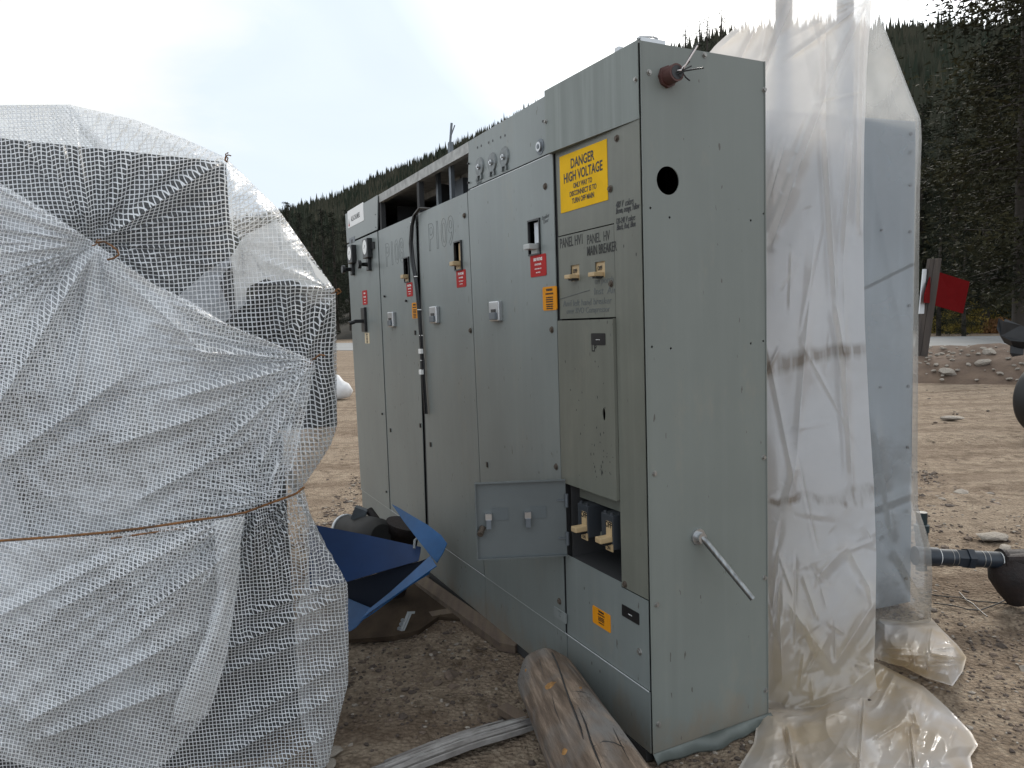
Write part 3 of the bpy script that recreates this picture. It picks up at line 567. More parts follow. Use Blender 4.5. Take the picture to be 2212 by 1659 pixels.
for i, (x, d, w, h, m, lb) in enumerate([(2090, 42, 1.7, 1.7, SHRUB, 'yellow green bush below the right corner of the red board'), (2150, 44, 2.0, 2.1, SHRUB, 'yellow autumn bush between the two pine trunks past the road'),
                                         (2050, 44, 1.4, 1.2, SHRUB, 'low yellowish bush behind the brown post'), (2165, 41, 1.0, .8, SHRUBO, 'dry orange brush just past the road beneath the pines'),
                                         (2200, 46, 2.0, 1.5, SHRUBO, 'orange brown brush at the foot of the edge pine')]):
    bush('bush', x, d, w, h, m, lb, 'bushes beyond the road', 2200, i+3)
#@@CAB
# ---------------------------------------------------------------- the switchgear cabinet line-up
cab = empty('switchgear_cabinet', (CX, CY, 0), YAW)
tag(cab, 'tall grey green electrical switchgear cabinet line-up with a yellow danger sign on its front', 'electrical cabinet')
H = Z0+2.286; DEP = .5136
def lerp(a, b, t): return a+(b-a)*t
SM = [[(1383, 85), (1404, 1490)], [(1196, 200), (1206, 512), (1219, 1032), (1227, 1367)], [(1014, 302), (1013, 412), (1032, 768), (1050, 1245)],
      [(904, 370), (906, 460), (918, 743), (929, 1160)], [(820, 422), (819, 504), (831, 774), (846, 1099)], [(749, 462), (783, 1058)]]
SU = []
for line in SM: SU.append(sorted([(F(p)[1], F(p)[0]) for p in line]))
SU[0] = [(0, 0.), (3, 0.)]
def su(i, z): return float(np.interp(z, [a for a, b in SU[i]], [b for a, b in SU[i]]))
ZS = Z0+.2188                                       # plinth seam height
ZD = F(z3(935, 497))[1]                             # top of the tall doors
UE = su(5, 1.0)
def quadp(i, j, za_, zb_, g=.0022):                 # polygon between seams i (near) and j (far)
    return [(su(i, za_)+g, za_+g), (su(j, za_)-g, za_+g), (su(j, zb_)-g, zb_-g), (su(i, zb_)+g, zb_-g)]
def plate(name, poly, holes, x0, x1, mats, parent, ax=0, extra=None, bev=.0015):
    """flat sheet-metal panel with real openings, thickness x0..x1"""
    c = bpy.data.curves.new('panel', 'CURVE'); c.dimensions = '2D'; c.fill_mode = 'BOTH'; c.extrude = abs(x1-x0)/2
    for pl in [poly]+list(holes):
        s = c.splines.new('POLY'); s.points.add(len(pl)-1); s.use_cyclic_u = True
        for k, p in enumerate(pl): s.points[k].co = (p[0], p[1], 0, 1)
    o = bpy.data.objects.new('panel', c); COL.objects.link(o); dg = bpy.context.evaluated_depsgraph_get(); dg.update(); me = bpy.data.meshes.new_from_object(o.evaluated_get(dg))
    mid = (x0+x1)/2; m = extra or MB()
    vs = [((mid+v.co.z, v.co.x, v.co.y) if ax == 0 else (v.co.x, mid+v.co.z, v.co.y)) for v in me.vertices]; m.add(vs, [tuple(p.vertices) for p in me.polygons])
    bpy.data.objects.remove(o); bpy.data.curves.remove(c); bpy.data.meshes.remove(me); return m.build(name, mats, parent)
def circ(c, r, n=28, ry=None): return [(c[0]+r*math.cos(2*PI*k/n), c[1]+(ry or r)*math.sin(2*PI*k/n)) for k in range(n)]
def TF(p, off=.004):            # text frame on the front at photo point p (left end of baseline)
    u, z = F(p, off); return Matrix(((0, 0, -1, -off), (-1, 0, 0, u), (0, 1, 0, z), (0, 0, 0, 1)))
def TFu(u, z, off): return Matrix(((0, 0, -1, -off), (-1, 0, 0, u), (0, 1, 0, z), (0, 0, 0, 1)))
def shrink(poly, g):
    cx = sum(p[0] for p in poly)/len(poly); cy = sum(p[1] for p in poly)/len(poly)
    return [(p[0]+math.copysign(g, cx-p[0]), p[1]+math.copysign(g, cy-p[1])) for p in poly]
def boltm(m, u, z, x=-.004, r=.009, ax=0, mi=0):
    n = 6
    def P(a, rr, d): 
        return (x-d, u+rr*math.cos(a), z+rr*math.sin(a)) if ax == 0 else (u+rr*math.cos(a), x-d, z+rr*math.sin(a))
    for rr, d0, d1, nn in ((r*1.25, 0, .002, 14), (r*.85, .002, .007, 6)):
        vs = [P(2*PI*k/nn, rr, d0) for k in range(nn)]+[P(2*PI*k/nn, rr*.93, d1) for k in range(nn)]
        m.add(vs, [(k, (k+1) % nn, nn+(k+1) % nn, nn+k) for k in range(nn)]+[tuple(range(nn, 2*nn))], mi)
# shell
sh = MB(); T = .003
sh.box((DEP-.002, UE/2, (H+Z0)/2), (T, UE-.01, H-Z0-.01))                     # back
sh.box((DEP/2, UE-.004, (H+Z0)/2), (DEP-.01, T, H-Z0-.008))                   # far end
sh.box((DEP/2, UE/2, Z0+.02), (DEP-.02, UE-.02, T))
for i in (1, 2, 3, 4): sh.box((DEP/2+.06, su(i, 1.5), (H+Z0)/2-.02), (DEP-.14, T, H-Z0-.08))
sh.box((.22, UE/2, ZD-.06), (.4, UE-.02, T))
sh.build('inner_shell', DARK, cab)
rf = MB(); rf.box((DEP/2, UE/2, H-.004), (DEP+.002, UE-.004, .006)); rf.build('roof', TOPP, cab)
# near end panel with its round hole
ho = S(z4(935, 1066)); r_ = abs(S(z4(1013, 1066))[0]-S(z4(857, 1066))[0])/2
side = [(.0025, Z0+.004), (DEP, Z0+.004), (DEP, H-.002), (.0025, H-.002)]
small = [z4(814, 1256), z4(947, 1321), z4(1598, 1296), z4(1510, 1342), z5(825, 749), z5(956, 760), z5(1597, 709), z5(1511, 726), z4(725, 128+200)]
plate('end_panel', side, [circ(ho, r_)]+[circ(S(p), .0042, 8) for p in small[:-1]], -.004, 0, [PAINT_S], cab, ax=1)
rl = MB()
for c0, c1 in (((.0, .004), (Z0, H)), ((DEP-.004, DEP), (Z0, H))): rl.box(((c0[0]+c0[1])/2, -.0055, (c1[0]+c1[1])/2), (.004, .0025, c1[1]-c1[0]-.004))
rl.build('end_panel_edge', PAINT_S, cab)
for p in (z4(803, 316), z4(1187, 197), z4(1602, 438), z5(842, 1628), z5(1600, 1515), (1417, 1305), (1650, 1247), (1421, 1563), (1652, 1490)):
    u, z = S(p); bm_ = MB(); boltm(bm_, u, z, -.004, .0078, ax=1); bm_.build('bolt', BOLT, cab)
def bolt_part(name, pts, m, r=.009, x=-.004):
    for p in pts: b = MB(); boltm(b, *F(p), x, r); b.build(name, m, cab)
# section 1: hood, danger panel, stile, breaker panel, small door, opening, lower panel
hd = [F(z4(78, 437), .03), F(z4(95, 880), .03), F(z4(748, 630), .004), F(z4(742, 92), .004)]
hm = MB(); zb_h = hd[1][1]; zb_n = hd[2][1]; uh = hd[1][0]; hz_ = H+.001
A8 = [(-.005, .001, zb_n), (-.03, uh, zb_h), (-.03, uh, hz_), (-.005, .001, hz_)]
hm.add(A8+[(x+.003, y, z) for x, y, z in A8], [(0, 1, 2, 3), (7, 6, 5, 4), (0, 4, 5, 1), (1, 5, 6, 2), (2, 6, 7, 3), (3, 7, 4, 0)])
hm.add([(-.029, uh-.001, zb_h), (.12, uh-.001, zb_h), (.12, uh-.001, hz_), (-.029, uh-.001, hz_)], [(0, 1, 2, 3)]); hm.add([(-.0045, .002, zb_n+.001), (.0, .002, zb_n+.001), (.02, uh-.003, zb_h+.001), (-.0285, uh-.003, zb_h+.001)], [(0, 1, 2, 3)])
hm.add([(-.0045, .002, hz_), (.15, .002, hz_), (.15, uh-.003, hz_), (-.0285, uh-.003, hz_)], [(0, 1, 2, 3)])
hm.build('hood', PAINT_H, cab)
for p, o_ in ((z4(718, 362), .005), (z4(93, 655), .03)): bh = MB(); boltm(bh, *F(p, o_), -o_, .007); bh.build('bolt', BOLT, cab)
ust = F(z4(570, 1385))[0]                          # stile / panel seam
zsA = F(z4(180, 1455))[1]; zsB = F(z5(195, 560))[1]
zopT = F(zc(1283, 238))[1]; zopB = F(zc(905, 695))[1]; uoN = F(zc(1300, 600))[0]; uoF = F(zc(900, 400))[0]
zstB = F(zc(1515, 1043))[1]
u1 = lambda z: su(1, z)-.002
plate('danger_panel', [(ust+.0015, zsA+.002), (u1(zsA), zsA+.002), (u1(H), zb_n+.02), (ust+.0015, zb_n+.02)], [], -.001, .002, PAINT_O, cab)
slot = lambda u, z, w, h: [(u-w/2, z-h/2), (u+w/2, z-h/2), (u+w/2, z+h/2), (u-w/2, z+h/2)]
hs = []
for pa, pb in ((z5(268, 185), z5(330, 288)), (z5(437, 163), z5(508, 265))):
    a = F(pa); b = F(pb); hs.append([(b[0], b[1]), (a[0], b[1]), (a[0], a[1]), (b[0], a[1])])
plate('breaker_panel', [(ust+.0015, zsB+.002), (u1(zsB), zsB+.002), (u1(zsA), zsA-.002), (ust+.0015, zsA-.002)], hs, -.002, .001, PAINT_O, cab)
plate('stile', [(.002, zstB+.002), (ust-.0015, zstB+.002), (ust-.0015, zb_n+.01), (.002, zb_n+.01)], [], -.003, 0, PAINT_O, cab)
key = F(z5(520, 1215))
plate('small_door', [(ust+.002, zopT), (u1(zopT), zopT), (u1(zsB), zsB-.004), (ust+.002, zsB-.004)], [circ(key, .009, 14, .022)], -.014, -.011, PAINT_O, cab)
ed = MB(); ed.box((-.006, ust+.0035, (zopT+zsB)/2), (.01, .003, zsB-zopT-.004)); ed.box((-.006, (ust+u1(zsB))/2, zsB-.0055), (.01, u1(zsB)-ust-.01, .003)); ed.build('small_door_edge', PAINT_O, cab)
plate('lower_panel', [(.002, ZS+.002), (su(1, ZS)-.002, ZS+.002), (su(1, zopB)-.002, zopB), (ust, zopB), (ust, zstB-.002), (.002, zstB-.002)], [], -.004, -.001, PAINT, cab)
# open compartment with two breakers
cm = MB(); zc0, zc1 = zopB, zopT
cm.box((.12, (uoN+uoF)/2, zc0-.0), (.24, uoF-uoN, .003)); cm.box((.24, (uoN+uoF)/2, (zc0+zc1)/2+.05), (.003, uoF-uoN+.05, zc1-zc0+.1)); cm.box((.12, uoF, (zc0+zc1)/2), (.24, .003, zc1-zc0)); cm.box((.12, uoN-.008, (zc0+zc1)/2), (.24, .003, zc1-zc0))
cm.build('breaker_compartment', DARK, cab)
rls = MB(); rls.box((.045, (uoN+uoF)/2, zc1-.035), (.02, uoF-uoN-.01, .04)); rls.build('mounting_rail', PAINT_O, cab); rls = MB(); rls.box((.05, (uoN+uoF)/2, zc0+.11), (.02, uoF-uoN-.01, .03)); rls.build('mounting_rail', PAINT_O, cab)
ftx = MB()
for i, (pa, pb, hp) in enumerate(((zc(945, 255), zc(1033, 545), zc(990, 430)), (zc(1137, 330), zc(1237, 645), zc(1190, 515)))):
    a = F(pa, .012); b = F(pb, .012); za_ = a[1]; zb__ = b[1]; w = a[0]-b[0]; br = MB(); br.box((.05, (a[0]+b[0])/2, (za_+zb__)/2), (.125, w, za_-zb__), bev=.003)
    for du in (-.28, .28): br.tube([(-.005, (a[0]+b[0])/2+du*w, za_), (-.005, (a[0]+b[0])/2+du*w, za_+.008)], .006, 8)
    bo = br.build('circuit_breaker', MATS['breaker_grey'] if 'breaker_grey' in MATS else mat('breaker_grey', (.035, .04, .047), .5), cab)
    hh = F(hp, .02); f = MB(); f.box((-.014, hh[0], hh[1]+.018), (.003, w*.45, .055)); f.box((-.014, hh[0], hh[1]-.045), (.003, w*.6, .026)); f.text('OFF', TFu(hh[0]+w*.27, hh[1]+.025, .016), .03, .75, .0006, 1); f.text('ON', TFu(hh[0]+w*.2, hh[1]-.054, .016), .018, .8, 0, 1)
    fo = f.build('position_plate', [TAN, INK], bo)
    t = MB(); t.box((-.036, hh[0]+.0, hh[1]-.014), (.052, w*.5, .02), bev=.004); t.box((-.026, hh[0], hh[1]-.028), (.03, w*.36, .011), 1); t.build('toggle_handle', [TAN, MATS['black_plastic']], bo)
# the small handles in the breaker panel
for (pa, pb), hp in zip(((z5(268, 185), z5(330, 288)), (z5(437, 163), z5(508, 265))), (z5(300, 243), z5(470, 225))):
    a = F(pa); b = F(pb); c = F(hp); w = a[0]-b[0]; t = MB()
    t.box((.006, (a[0]+b[0])/2, (a[1]+b[1])/2), (.004, w*1.1, (a[1]-b[1])*1.1)); t.text('OFF', TFu((a[0]+b[0])/2+w*.35, a[1]-.028, -.002), .02, .8, .0004, 1)
    t.box((-.016, c[0]+.002, c[1]-.01), (.042, w*.62, .015), 0, bev=.003); t.box((-.012, c[0]-.004, c[1]-.02), (.03, w*.4, .008), 1); t.build('breaker_handle', [TAN, INK], cab)
# hinged compartment door, swung open
hz0, hz1 = F(zc(888, 690), .02)[1], F(zc(862, 68), .02)[1]; hP = CC+AY*(uoF+.004)-AX*.02; W_ = abs(uoF-uoN)+.02
best = None
for k in range(10, 175):
    th = math.radians(k); P = hP+(AY*(-math.cos(th))-AX*math.sin(th))*W_; P.z = 1
    w = P-CP; x = 1106+FPX*w.dot(RT)/w.dot(fw)
    e = abs(x-1022)
    if best is None or e < best[0]: best = (e, th)
th = best[1]
for kW in range(60):                                 # widen until the free edge reaches its place in the photo
    P = hP+(AY*(-math.cos(th))-AX*math.sin(th))*W_; w = P-CP; x = 1106+FPX*w.dot(RT)/w.dot(fw)
    if abs(x-1022) < 4: break
dr = empty('compartment_door', (-.02, uoF+.004, 0)); dr.parent = cab; dr.rotation_euler = (0, 0, 0)
dd = Vector((-math.sin(th), -math.cos(th), 0)); nn_ = Vector((dd.y, -dd.x, 0))
if (CP-hP).dot(AX*nn_.x+AY*nn_.y) < 0: nn_ = -nn_
def DP(s, z, o=0.): v = dd*s+nn_*o; return (v.x, v.y, z)
def dbox(m, s0, s1, z0_, z1_, o0, o1, mi=0):
    m.add([DP(s, z, o) for s in (s0, s1) for z in (z0_, z1_) for o in (o0, o1)], [(0, 1, 3, 2), (4, 6, 7, 5), (0, 4, 5, 1), (2, 3, 7, 6), (0, 2, 6, 4), (1, 5, 7, 3)], mi)
d = MB(); dbox(d, 0.002, W_, hz0, hz1, -.002, 0)
for s0, s1, a, b in ((0.002, W_, hz1-.004, hz1), (0.002, W_, hz0, hz0+.004), (W_-.004, W_, hz0+.004, hz1-.004)): dbox(d, s0, s1, a, b, .0005, .014)
dl = d.build('door_leaf', MATS.get('door_inside') or mat('door_inside', (.115, .13, .132), .45, var=.1), dr)
hzr = hz1-hz0
PATCH = mat('dull_patch', (.10, .115, .12), .6)
for s in (.70, .28): d = MB(); dbox(d, W_*s-.02, W_*s+.042, hz0+.50*hzr, hz0+.66*hzr, .001, .0025); d.build('inspection_patch', PATCH, dr)
for i, s in enumerate((.86, .43)):
    d = MB(); dbox(d, W_*s-.012, W_*s+.012, hz0+.52*hzr, hz0+.60*hzr, .001, .02); dbox(d, W_*s-.009, W_*s+.009, hz0+.41*hzr, hz0+.52*hzr, .003, .026, 1)
    d.build('latch', [SILVER, STEEL], dr)
d = MB(); d.tube([DP(W_*.93, hz0+.41*hzr, .0), DP(W_*.93+.01, hz0+.35*hzr, .03)], .012, 10); d.build('rusty_knob', RUSTB, dr)
for a in (.22, .72):
    d = MB(); d.tube([DP(.0, hz0+(a-.08)*hzr, .01), DP(.0, hz0+(a+.09)*hzr, .01)], .007, 8); dbox(d, .006, .035, hz0+(a)*hzr, hz0+(a+.015)*hzr, .001, .006); d.build('hinge', STEEL, dr)

# sections 2-5
def slotq(pl): return [F(p) for p in pl]
s2 = slotq([z3(1364, 712), z3(1434, 690), z3(1447, 925), z3(1373, 945)]); s3 = slotq([z3(846, 858), z3(889, 842), z3(900, 1040), z3(856, 1046)]); s4 = slotq([z3(494, 966), z3(524, 956), z3(534, 1122), z3(505, 1130)])
def rectify(s_): us = [p[0] for p in s_]; zs_ = [p[1] for p in s_]; return [(min(us), min(zs_)), (max(us), min(zs_)), (max(us), max(zs_)), (min(us), max(zs_))]
s2, s3, s4 = map(rectify, (s2, s3, s4))
P2 = quadp(1, 2, ZS, ZD); P2[3] = (P2[3][0], P2[3][1]); P2[0] = (P2[0][0]+.004, P2[0][1]); P2[3] = (P2[3][0]+.004, P2[3][1]); P2[1] = (P2[1][0]-.005, P2[1][1]); P2[2] = (P2[2][0]-.005, P2[2][1])
plate('door', P2, [s2], -.010, -.006, PAINT, cab); plate('door', quadp(2, 3, ZS, ZD, .0045), [s3], -.008, -.004, PAINT, cab)
p4 = quadp(3, 4, ZS, ZD, .003); p4[0] = (p4[0][0]+.045, p4[0][1]); p4[3] = (p4[3][0]+.045, p4[3][1]); plate('door', p4, [s4], -.008, -.004, PAINT, cab)
plate('door', quadp(4, 5, ZS, ZD, .004), [], -.012, -.008, PAINT, cab)
er = MB(); er.box((-.0085, (P2[0][0]+P2[1][0])/2, ZD-.001), (.004, P2[1][0]-P2[0][0], .004)); er.build('door_top_trim', LIP, cab)
fr = MB()                                              # narrow frame members between doors
for i, o in ((1, .005), (3, .022), (2, 0), (4, 0), (5, -.012)):
    fr.slab([(su(i, ZS)+o-.018, ZS), (su(i, ZS)+o+.018, ZS), (su(i, H)+o+.018, H-.006), (su(i, H)+o-.018, H-.006)], .001, .03, 0)
fr.box((.015, UE/2, ZS+.0), (.02, UE-.04, .05)); fr.box((.02, UE/2, ZD-.02), (.02, UE-.04, .04)); fr.build('frame', DARK, cab)
tb = MB()
for i in (2, 3): 
    a, b = su(i, H), su(i+1, H); tb.box((.01, (a+b)/2, H-.028), (.03, abs(b-a)-.006, .05))
    tb.box((.26, (a+b)/2, H-.03), (.02, abs(b-a)-.02, .04))
tb.build('top_rail', TOPP, cab)
c3, c2_, c1_ = [F(z3(*p)) for p in ((1018, 330), (1105, 300), (1190, 262))]
plate('top_panel', quadp(1, 2, ZD+.006, H-.002), [], -.005, -.001, PAINT, cab); plate('top_panel', quadp(4, 5, ZD+.006, H-.002), [], -.012, -.006, PAINT, cab)
for i in range(5):
    m = MB(); m.slab(quadp(i, i+1, Z0+.004, ZS-.002, .0015), -.006 if i else -.004, 0, 0); m.build('plinth_panel', PAINT, cab)
sk = MB(); sk.box((.02, UE/2, .018), (.05, UE-.05, .036)); sk.build('base_channel', DARK, cab)
lp = MB(); lp.slab([(0, ZS-.001), (UE, ZS-.001), (UE, ZS+.0015), (0, ZS+.0015)], -.0095, -.0065, 0); lp.build('plinth_lip', LIP, cab)
# bent base flange under the end panel
fl = MB(); n = 24
for k in range(n+1):
    t = k/n; x = lerp(.0, DEP+.01, t); w = .009*math.sin(t*9)+.005*math.sin(t*23)-.006*(t > .8); drop = .035+.012*math.sin(t*3.0)
    for (dy, z) in ((-.006, Z0+.006), (-.014+w, Z0-.006), (-.03+w*1.5, Z0+.002-drop*.6), (-.012+w, Z0-drop)): fl.v.append((x, dy, z))
for k in range(n):
    for j in range(3): a = k*4+j; fl.f.append((a, a+1, a+5, a+4)); fl.m.append(0); fl.sm.append(True)
o = fl.build('bent_base_flange', FLG, cab); md = o.modifiers.new('solid', 'SOLIDIFY'); md.thickness = .002
# meters on section 2
for c in (c1_, c2_, c3):
    r = .034 if False else abs(F(z3(1222, 262))[0]-F(z3(1158, 262))[0])/2; m = MB()
    n = 24; m.add([(-.006, c[0]+r*math.cos(2*PI*k/n), c[1]+r*math.sin(2*PI*k/n)*1.0) for k in range(n)]+[(-.012, c[0]+r*.9*math.cos(2*PI*k/n), c[1]+r*.9*math.sin(2*PI*k/n)) for k in range(n)], [(k, (k+1) % n, n+(k+1) % n, n+k) for k in range(n)]+[tuple(range(n, 2*n))])
    m.tube([(-.012, c[0], c[1]), (-.018, c[0], c[1])], r*.28, 12, 1); m.tube([(-.018, c[0], c[1]), (-.024, c[0], c[1])], r*.14, 8, 1)
    for s in (-1, 1): m.box((-.010, c[0]+s*r*.45, c[1]-r*1.08), (.008, .012, .018), 0)
    m.build('round_cover', [MATS.get('cover_grey') or mat('cover_grey', (.17, .185, .185), .35, metal=.4, var=.4, vscale=(40, 40, 40)), SILVER], cab)
for p in ((1000, 195), (1026, 183), (1077, 161), (1106, 148), (1161, 124), (1191, 112)):
    u, z = F(z3(*p)); hl = MB(); hl.tube([(-.004, u, z), (-.0062, u, z)], .0055, 8); hl.build('bolt_hole', BLACK, cab)
for p in ((942, 307), (943, 440), (1466, 15), (297, 660), (299, 750), (91, 765)):
    u, z = F(z3(*p)); hl = MB(); hl.tube([(-.004, u, z), (-.014, u, z)], .0045, 8); hl.build('bolt', BLACK, cab)
u, z = F(z3(1437, 190)); m = MB(); m.tube([(-.004, u, z), (-.007, u, z)], .03, 20, 1); m.tube([(-.007, u, z), (-.016, u, z)], .018, 16, 0); m.tube([(-.016, u, z), (-.0175, u, z)], .009, 12, 1); m.build('round_lock', [SILVER, STEEL], cab)
bolt_part('bolt', [z3(1480, 466), z3(1525, 1460), z3(915, 668), z3(957, 1465), zc(818, 1050), z5(181, 1580)], RUSTB, .011, -.010)
bolt_part('bolt', [z4(592, 772), z4(544, 1122), z5(551, 311), zc(1337, 916)], RUSTB, .0095, -.003)
bolt_part('bolt', [zc(1457, 1462), (1418, 1560)][:1], BOLT, .010, -.004)
for p in (zd(538, 893), zd(914, 1026), zd(817, 848), z3(572, 1480), (1057, 1003)): u, z = F(p); kn = MB(); kn.box((-.011, u, z), (.006, .016, .024)); kn.build('door_catch', BLACK, cab)
for p in (zd(466, 740), zd(505, 1467), (835, 640), (882, 650)): u, z = F(p); kn = MB(); kn.tube([(-.01, u, z), (-.02, u, z)], .007, 8); kn.build('bolt', BLACK, cab)
# slots and handles
def switch_slot(s_, inner, hm_, L=.09):
    (ua, za_), _, (ub, zb_), _ = s_; w = ub-ua; h = zb_-za_; m = MB()
    for c, dd_ in (((ua+ub)/2, za_), ((ua+ub)/2, zb_)): m.box((-.011, c, dd_), (.01, w+.008, .006))
    for c in (ua, ub): m.box((-.011, c, (za_+zb_)/2), (.01, .006, h-.007))
    m.box((.03, (ua+ub)/2, (za_+zb_)/2), (.004, w, h)); o = m.build('switch_slot', BLACK, cab)
    if inner: k = MB(); k.box((.012, (ua+ub)/2, zb_-h*.36), (.02, w*.5, h*.6)); k.build('slide_plate', inner, o)
    t = MB(); t.box((-L/2, (ua+ub)/2+.0, za_+h*.22), (L, w*.55, .022), bev=.004); t.box((.0, (ua+ub)/2, za_+h*.10), (.03, w*.5, h*.2)); t.build('switch_handle', hm_, o)
switch_slot(s2, MATS['white_board'], GREYH, .05); switch_slot(s3, TAN, TAN, .05); switch_slot(s4, None, TAN, .045)
# silver latches
for pa, pb in ((z3(1088, 1265), z3(1165, 1400)), (z3(672, 1300), z3(728, 1415)), (z3(380, 1338), z3(424, 1440))):
    a = F(pa, .015); b = F(pb, .015); w = abs(a[0]-b[0])*.9; h = a[1]-b[1]; c = ((a[0]+b[0])/2, (a[1]+b[1])/2); m = MB(); m.box((-.019, c[0], c[1]), (.024, w, h), 0, bev=.008)
    m.box((-.032, c[0], c[1]+h*.02), (.004, w*.45, h*.16), 1); m.box((-.033, c[0], c[1]-h*.24), (.014, w*.66, h*.36), 2, bev=.004); m.build('door_latch', [SILVER, BLACK, MATS['grey_handle'] if False else STEEL], cab)
# section 5 instruments
for pa, pb in ((za(178, 505), za(243, 705)), (za(357, 425), za(440, 640))):
    a = F(pa, .03); b = F(pb, .03); w = abs(a[0]-b[0]); h = a[1]-b[1]; h = min(h, .13); c = ((a[0]+b[0])/2, (a[1]+b[1])/2); m = MB(); m.box((-.03, c[0], c[1]), (.036, min(w, .12), h), 0, bev=.006)
    R_ = min(w, h, .12)*.4; m.tube([(-.048, c[0], c[1]+.008), (-.0495, c[0], c[1]+.008)], R_, 20, 1); m.tube([(-.05, c[0]+.01, c[1]), (-.05, c[0]-.015, c[1]+.02)], .0015, 4, 2); m.build('gauge', [BLACK, WHT, INK], cab)
for pa, pk in ((za(224, 785), za(150, 785)), (za(422, 725), za(345, 722))):
    a = F(pa, .02); m = MB(); m.box((-.024, a[0], a[1]), (.024, .05, .085), 0, bev=.005); m.tube([(-.035, a[0], a[1]), (-.075, a[0], a[1]), (-.078, a[0], a[1])], [.014, .012, .026], 14); m.tube([(-.078, a[0], a[1]), (-.1, a[0], a[1])], .028, 16); m.build('selector_knob', BLACK, cab)
a = F(za(472, 497), .012); m = MB(); m.box((-.017, a[0], a[1]), (.01, .075, .045)); m.build('name_tag', BLACK, cab)
a = F(za(375, 1395), .012); m = MB(); m.box((-.022, a[0], a[1]), (.02, .085, .17), 0, bev=.004); m.box((-.06, a[0], a[1]-.01), (.07, .03, .025), 0, bev=.004); m.tube([(-.09, a[0], a[1]-.014), (-.13, a[0], a[1]-.024)], .014, 10); m.build('disconnect_switch', BLACK, cab)
# ---- labels
def label(name, pa, pb, mp, tm, lines, off=.0085, wide=None, th=.0015, tilt=0, lab=None):
    a = F(pa, off); b = F(pb, off); ul, ur = max(a[0], b[0]), min(a[0], b[0]); zt, zb_ = a[1], b[1]
    m = MB(); w = ul-ur; h = zt-zb_; rr = min(w, h)*.06
    poly = [(ur+rr, zb_), (ul-rr, zb_), (ul, zb_+rr), (ul, zt-rr), (ul-rr, zt), (ur+rr, zt), (ur, zt-rr), (ur, zb_+rr)]
    m.slab(poly, -off-th, -off+.002, 0)
    for (txt, fy, sz, sx, bd) in lines: m.text(txt, TFu((ul+ur)/2, zb_+h*fy, off+th+.0004), h*sz, sx, bd, 1, 'CENTER', .0002, maxw=w*.92)
    o = m.build(name, [mp, tm], cab)
    if lab: o['label'] = lab
    return o
dp = MB(); dq = [F(z4(*p), .003) for p in ((197, 1293), (523, 1198), (513, 774), (184, 903))]; zt_ = (dq[2][1]+dq[3][1])/2; zb2 = (dq[0][1]+dq[1][1])/2; ul, ur = dq[0][0], dq[1][0]
dp.slab([(ul, dq[0][1]), (ur, dq[1][1]), (ur, dq[2][1]), (ul, dq[3][1])], -.0028, -.0005, 0); hh_ = zt_-zb2; mu_ = (ul+ur)/2; ww_ = ul-ur
for txt, fy, sz, fw_, bd in (('DANGER', .735, .235, .50, .0011), ('HIGH VOLTAGE', .515, .235, .82, .0011), ('ONLY WAY TO', .375, .125, .40, .0007), ('DISCONNECT IS TO', .245, .125, .57, .0007), ('TURN OFF MAIN', .115, .125, .47, .0007)):
    dp.text(txt, TFu(mu_, zb2+hh_*fy, .0032), hh_*sz, 1, bd, 1, 'CENTER', .0002, fit=ww_*fw_)
dp.build('danger_sign', [YEL, INK], cab)
R4 = [('HIGH VOLTAGE', .73, .19, .62, .0006), ('DO NOT ENTER', .52, .12, .7, .0002), ('UNTIL INCOMING FEED', .33, .085, .7, 0), ('LINE IS OPENED', .16, .085, .7, 0)]
label('red_voltage_label', z3(1360, 950), z3(1473, 1082), RED, WHT, R4, .0105); label('red_voltage_label', z3(846, 1052), z3(915, 1160), RED, WHT, R4); label('red_voltage_label', z3(500, 1137), z3(545, 1226), RED, WHT, R4)
label('red_danger_label', z3(193, 1190), z3(230, 1284), RED, WHT, [('DANGER', .75, .15, .7, .0005), ('HIGH VOLTAGE', .5, .14, .55, .0004), ('DISCONNECT', .3, .1, .6, 0), ('BEFORE OPENING', .12, .08, .6, 0)], .0125)
OL = [('WARNING', .82, .14, .8, .0007), ('HAZARDOUS VOLTAGES', .67, .095, .62, .0004), ('ALL COMPARTMENTS MAY', .52, .072, .68, .0003), ('CONTAIN CIRCUITS WHICH', .43, .072, .66, .0003), ('ARE NORMALLY ENERGIZED.', .34, .072, .64, .0003), ('READ INSTRUCTION BOOK', .23, .072, .68, .0003), ('AND USE SAFETY PRECAU-', .14, .072, .66, .0003), ('TIONS WHEN SERVICING.', .05, .072, .68, .0003)]
label('orange_warning_label', z3(1446, 1166), z3(1546, 1322), ORG, INK, OL, .0105); label('orange_warning_label', z3(538, 1274), z3(579, 1380), ORG, INK, OL)
label('orange_warning_label', zc(1068, 1084), zc(1216, 1315), ORG, INK, OL[:5]+[('UNLESS LOCKED OUT', .2, .08, .7, .0003)], .0045, lab='torn orange warning label low on the near section')
label('cream_warning_label', z3(211, 1482), z3(245, 1556), TANL, INK, OL, .0125)
o = label('black_tag', zc(1306, 1076), zc(1447, 1250), BLACK, WHT, [('MAIN BKR', .42, .13, .9, 0)], .0045); label('black_tag', z5(408, 655), z5(507, 738), BLACK, WHT, [('LIGHTING PANEL', .42, .1, .8, 0)], .0143)
label('faint_nameplate', zc(755, 1092), zc(857, 1240), mat('faded_plate', (.22, .24, .235), .5), PENCIL, [('SWITCHGEAR', .78, .14, .8, 0), ('SERIES', .55, .1, .8, 0), ('RATING', .35, .1, .8, 0)], .0105)
label('maker_plate', z3(90, 640), z3(205, 700), WHT, INK, [('ALLIS-CHALMERS', .3, .42, .62, .0003)], .0125)
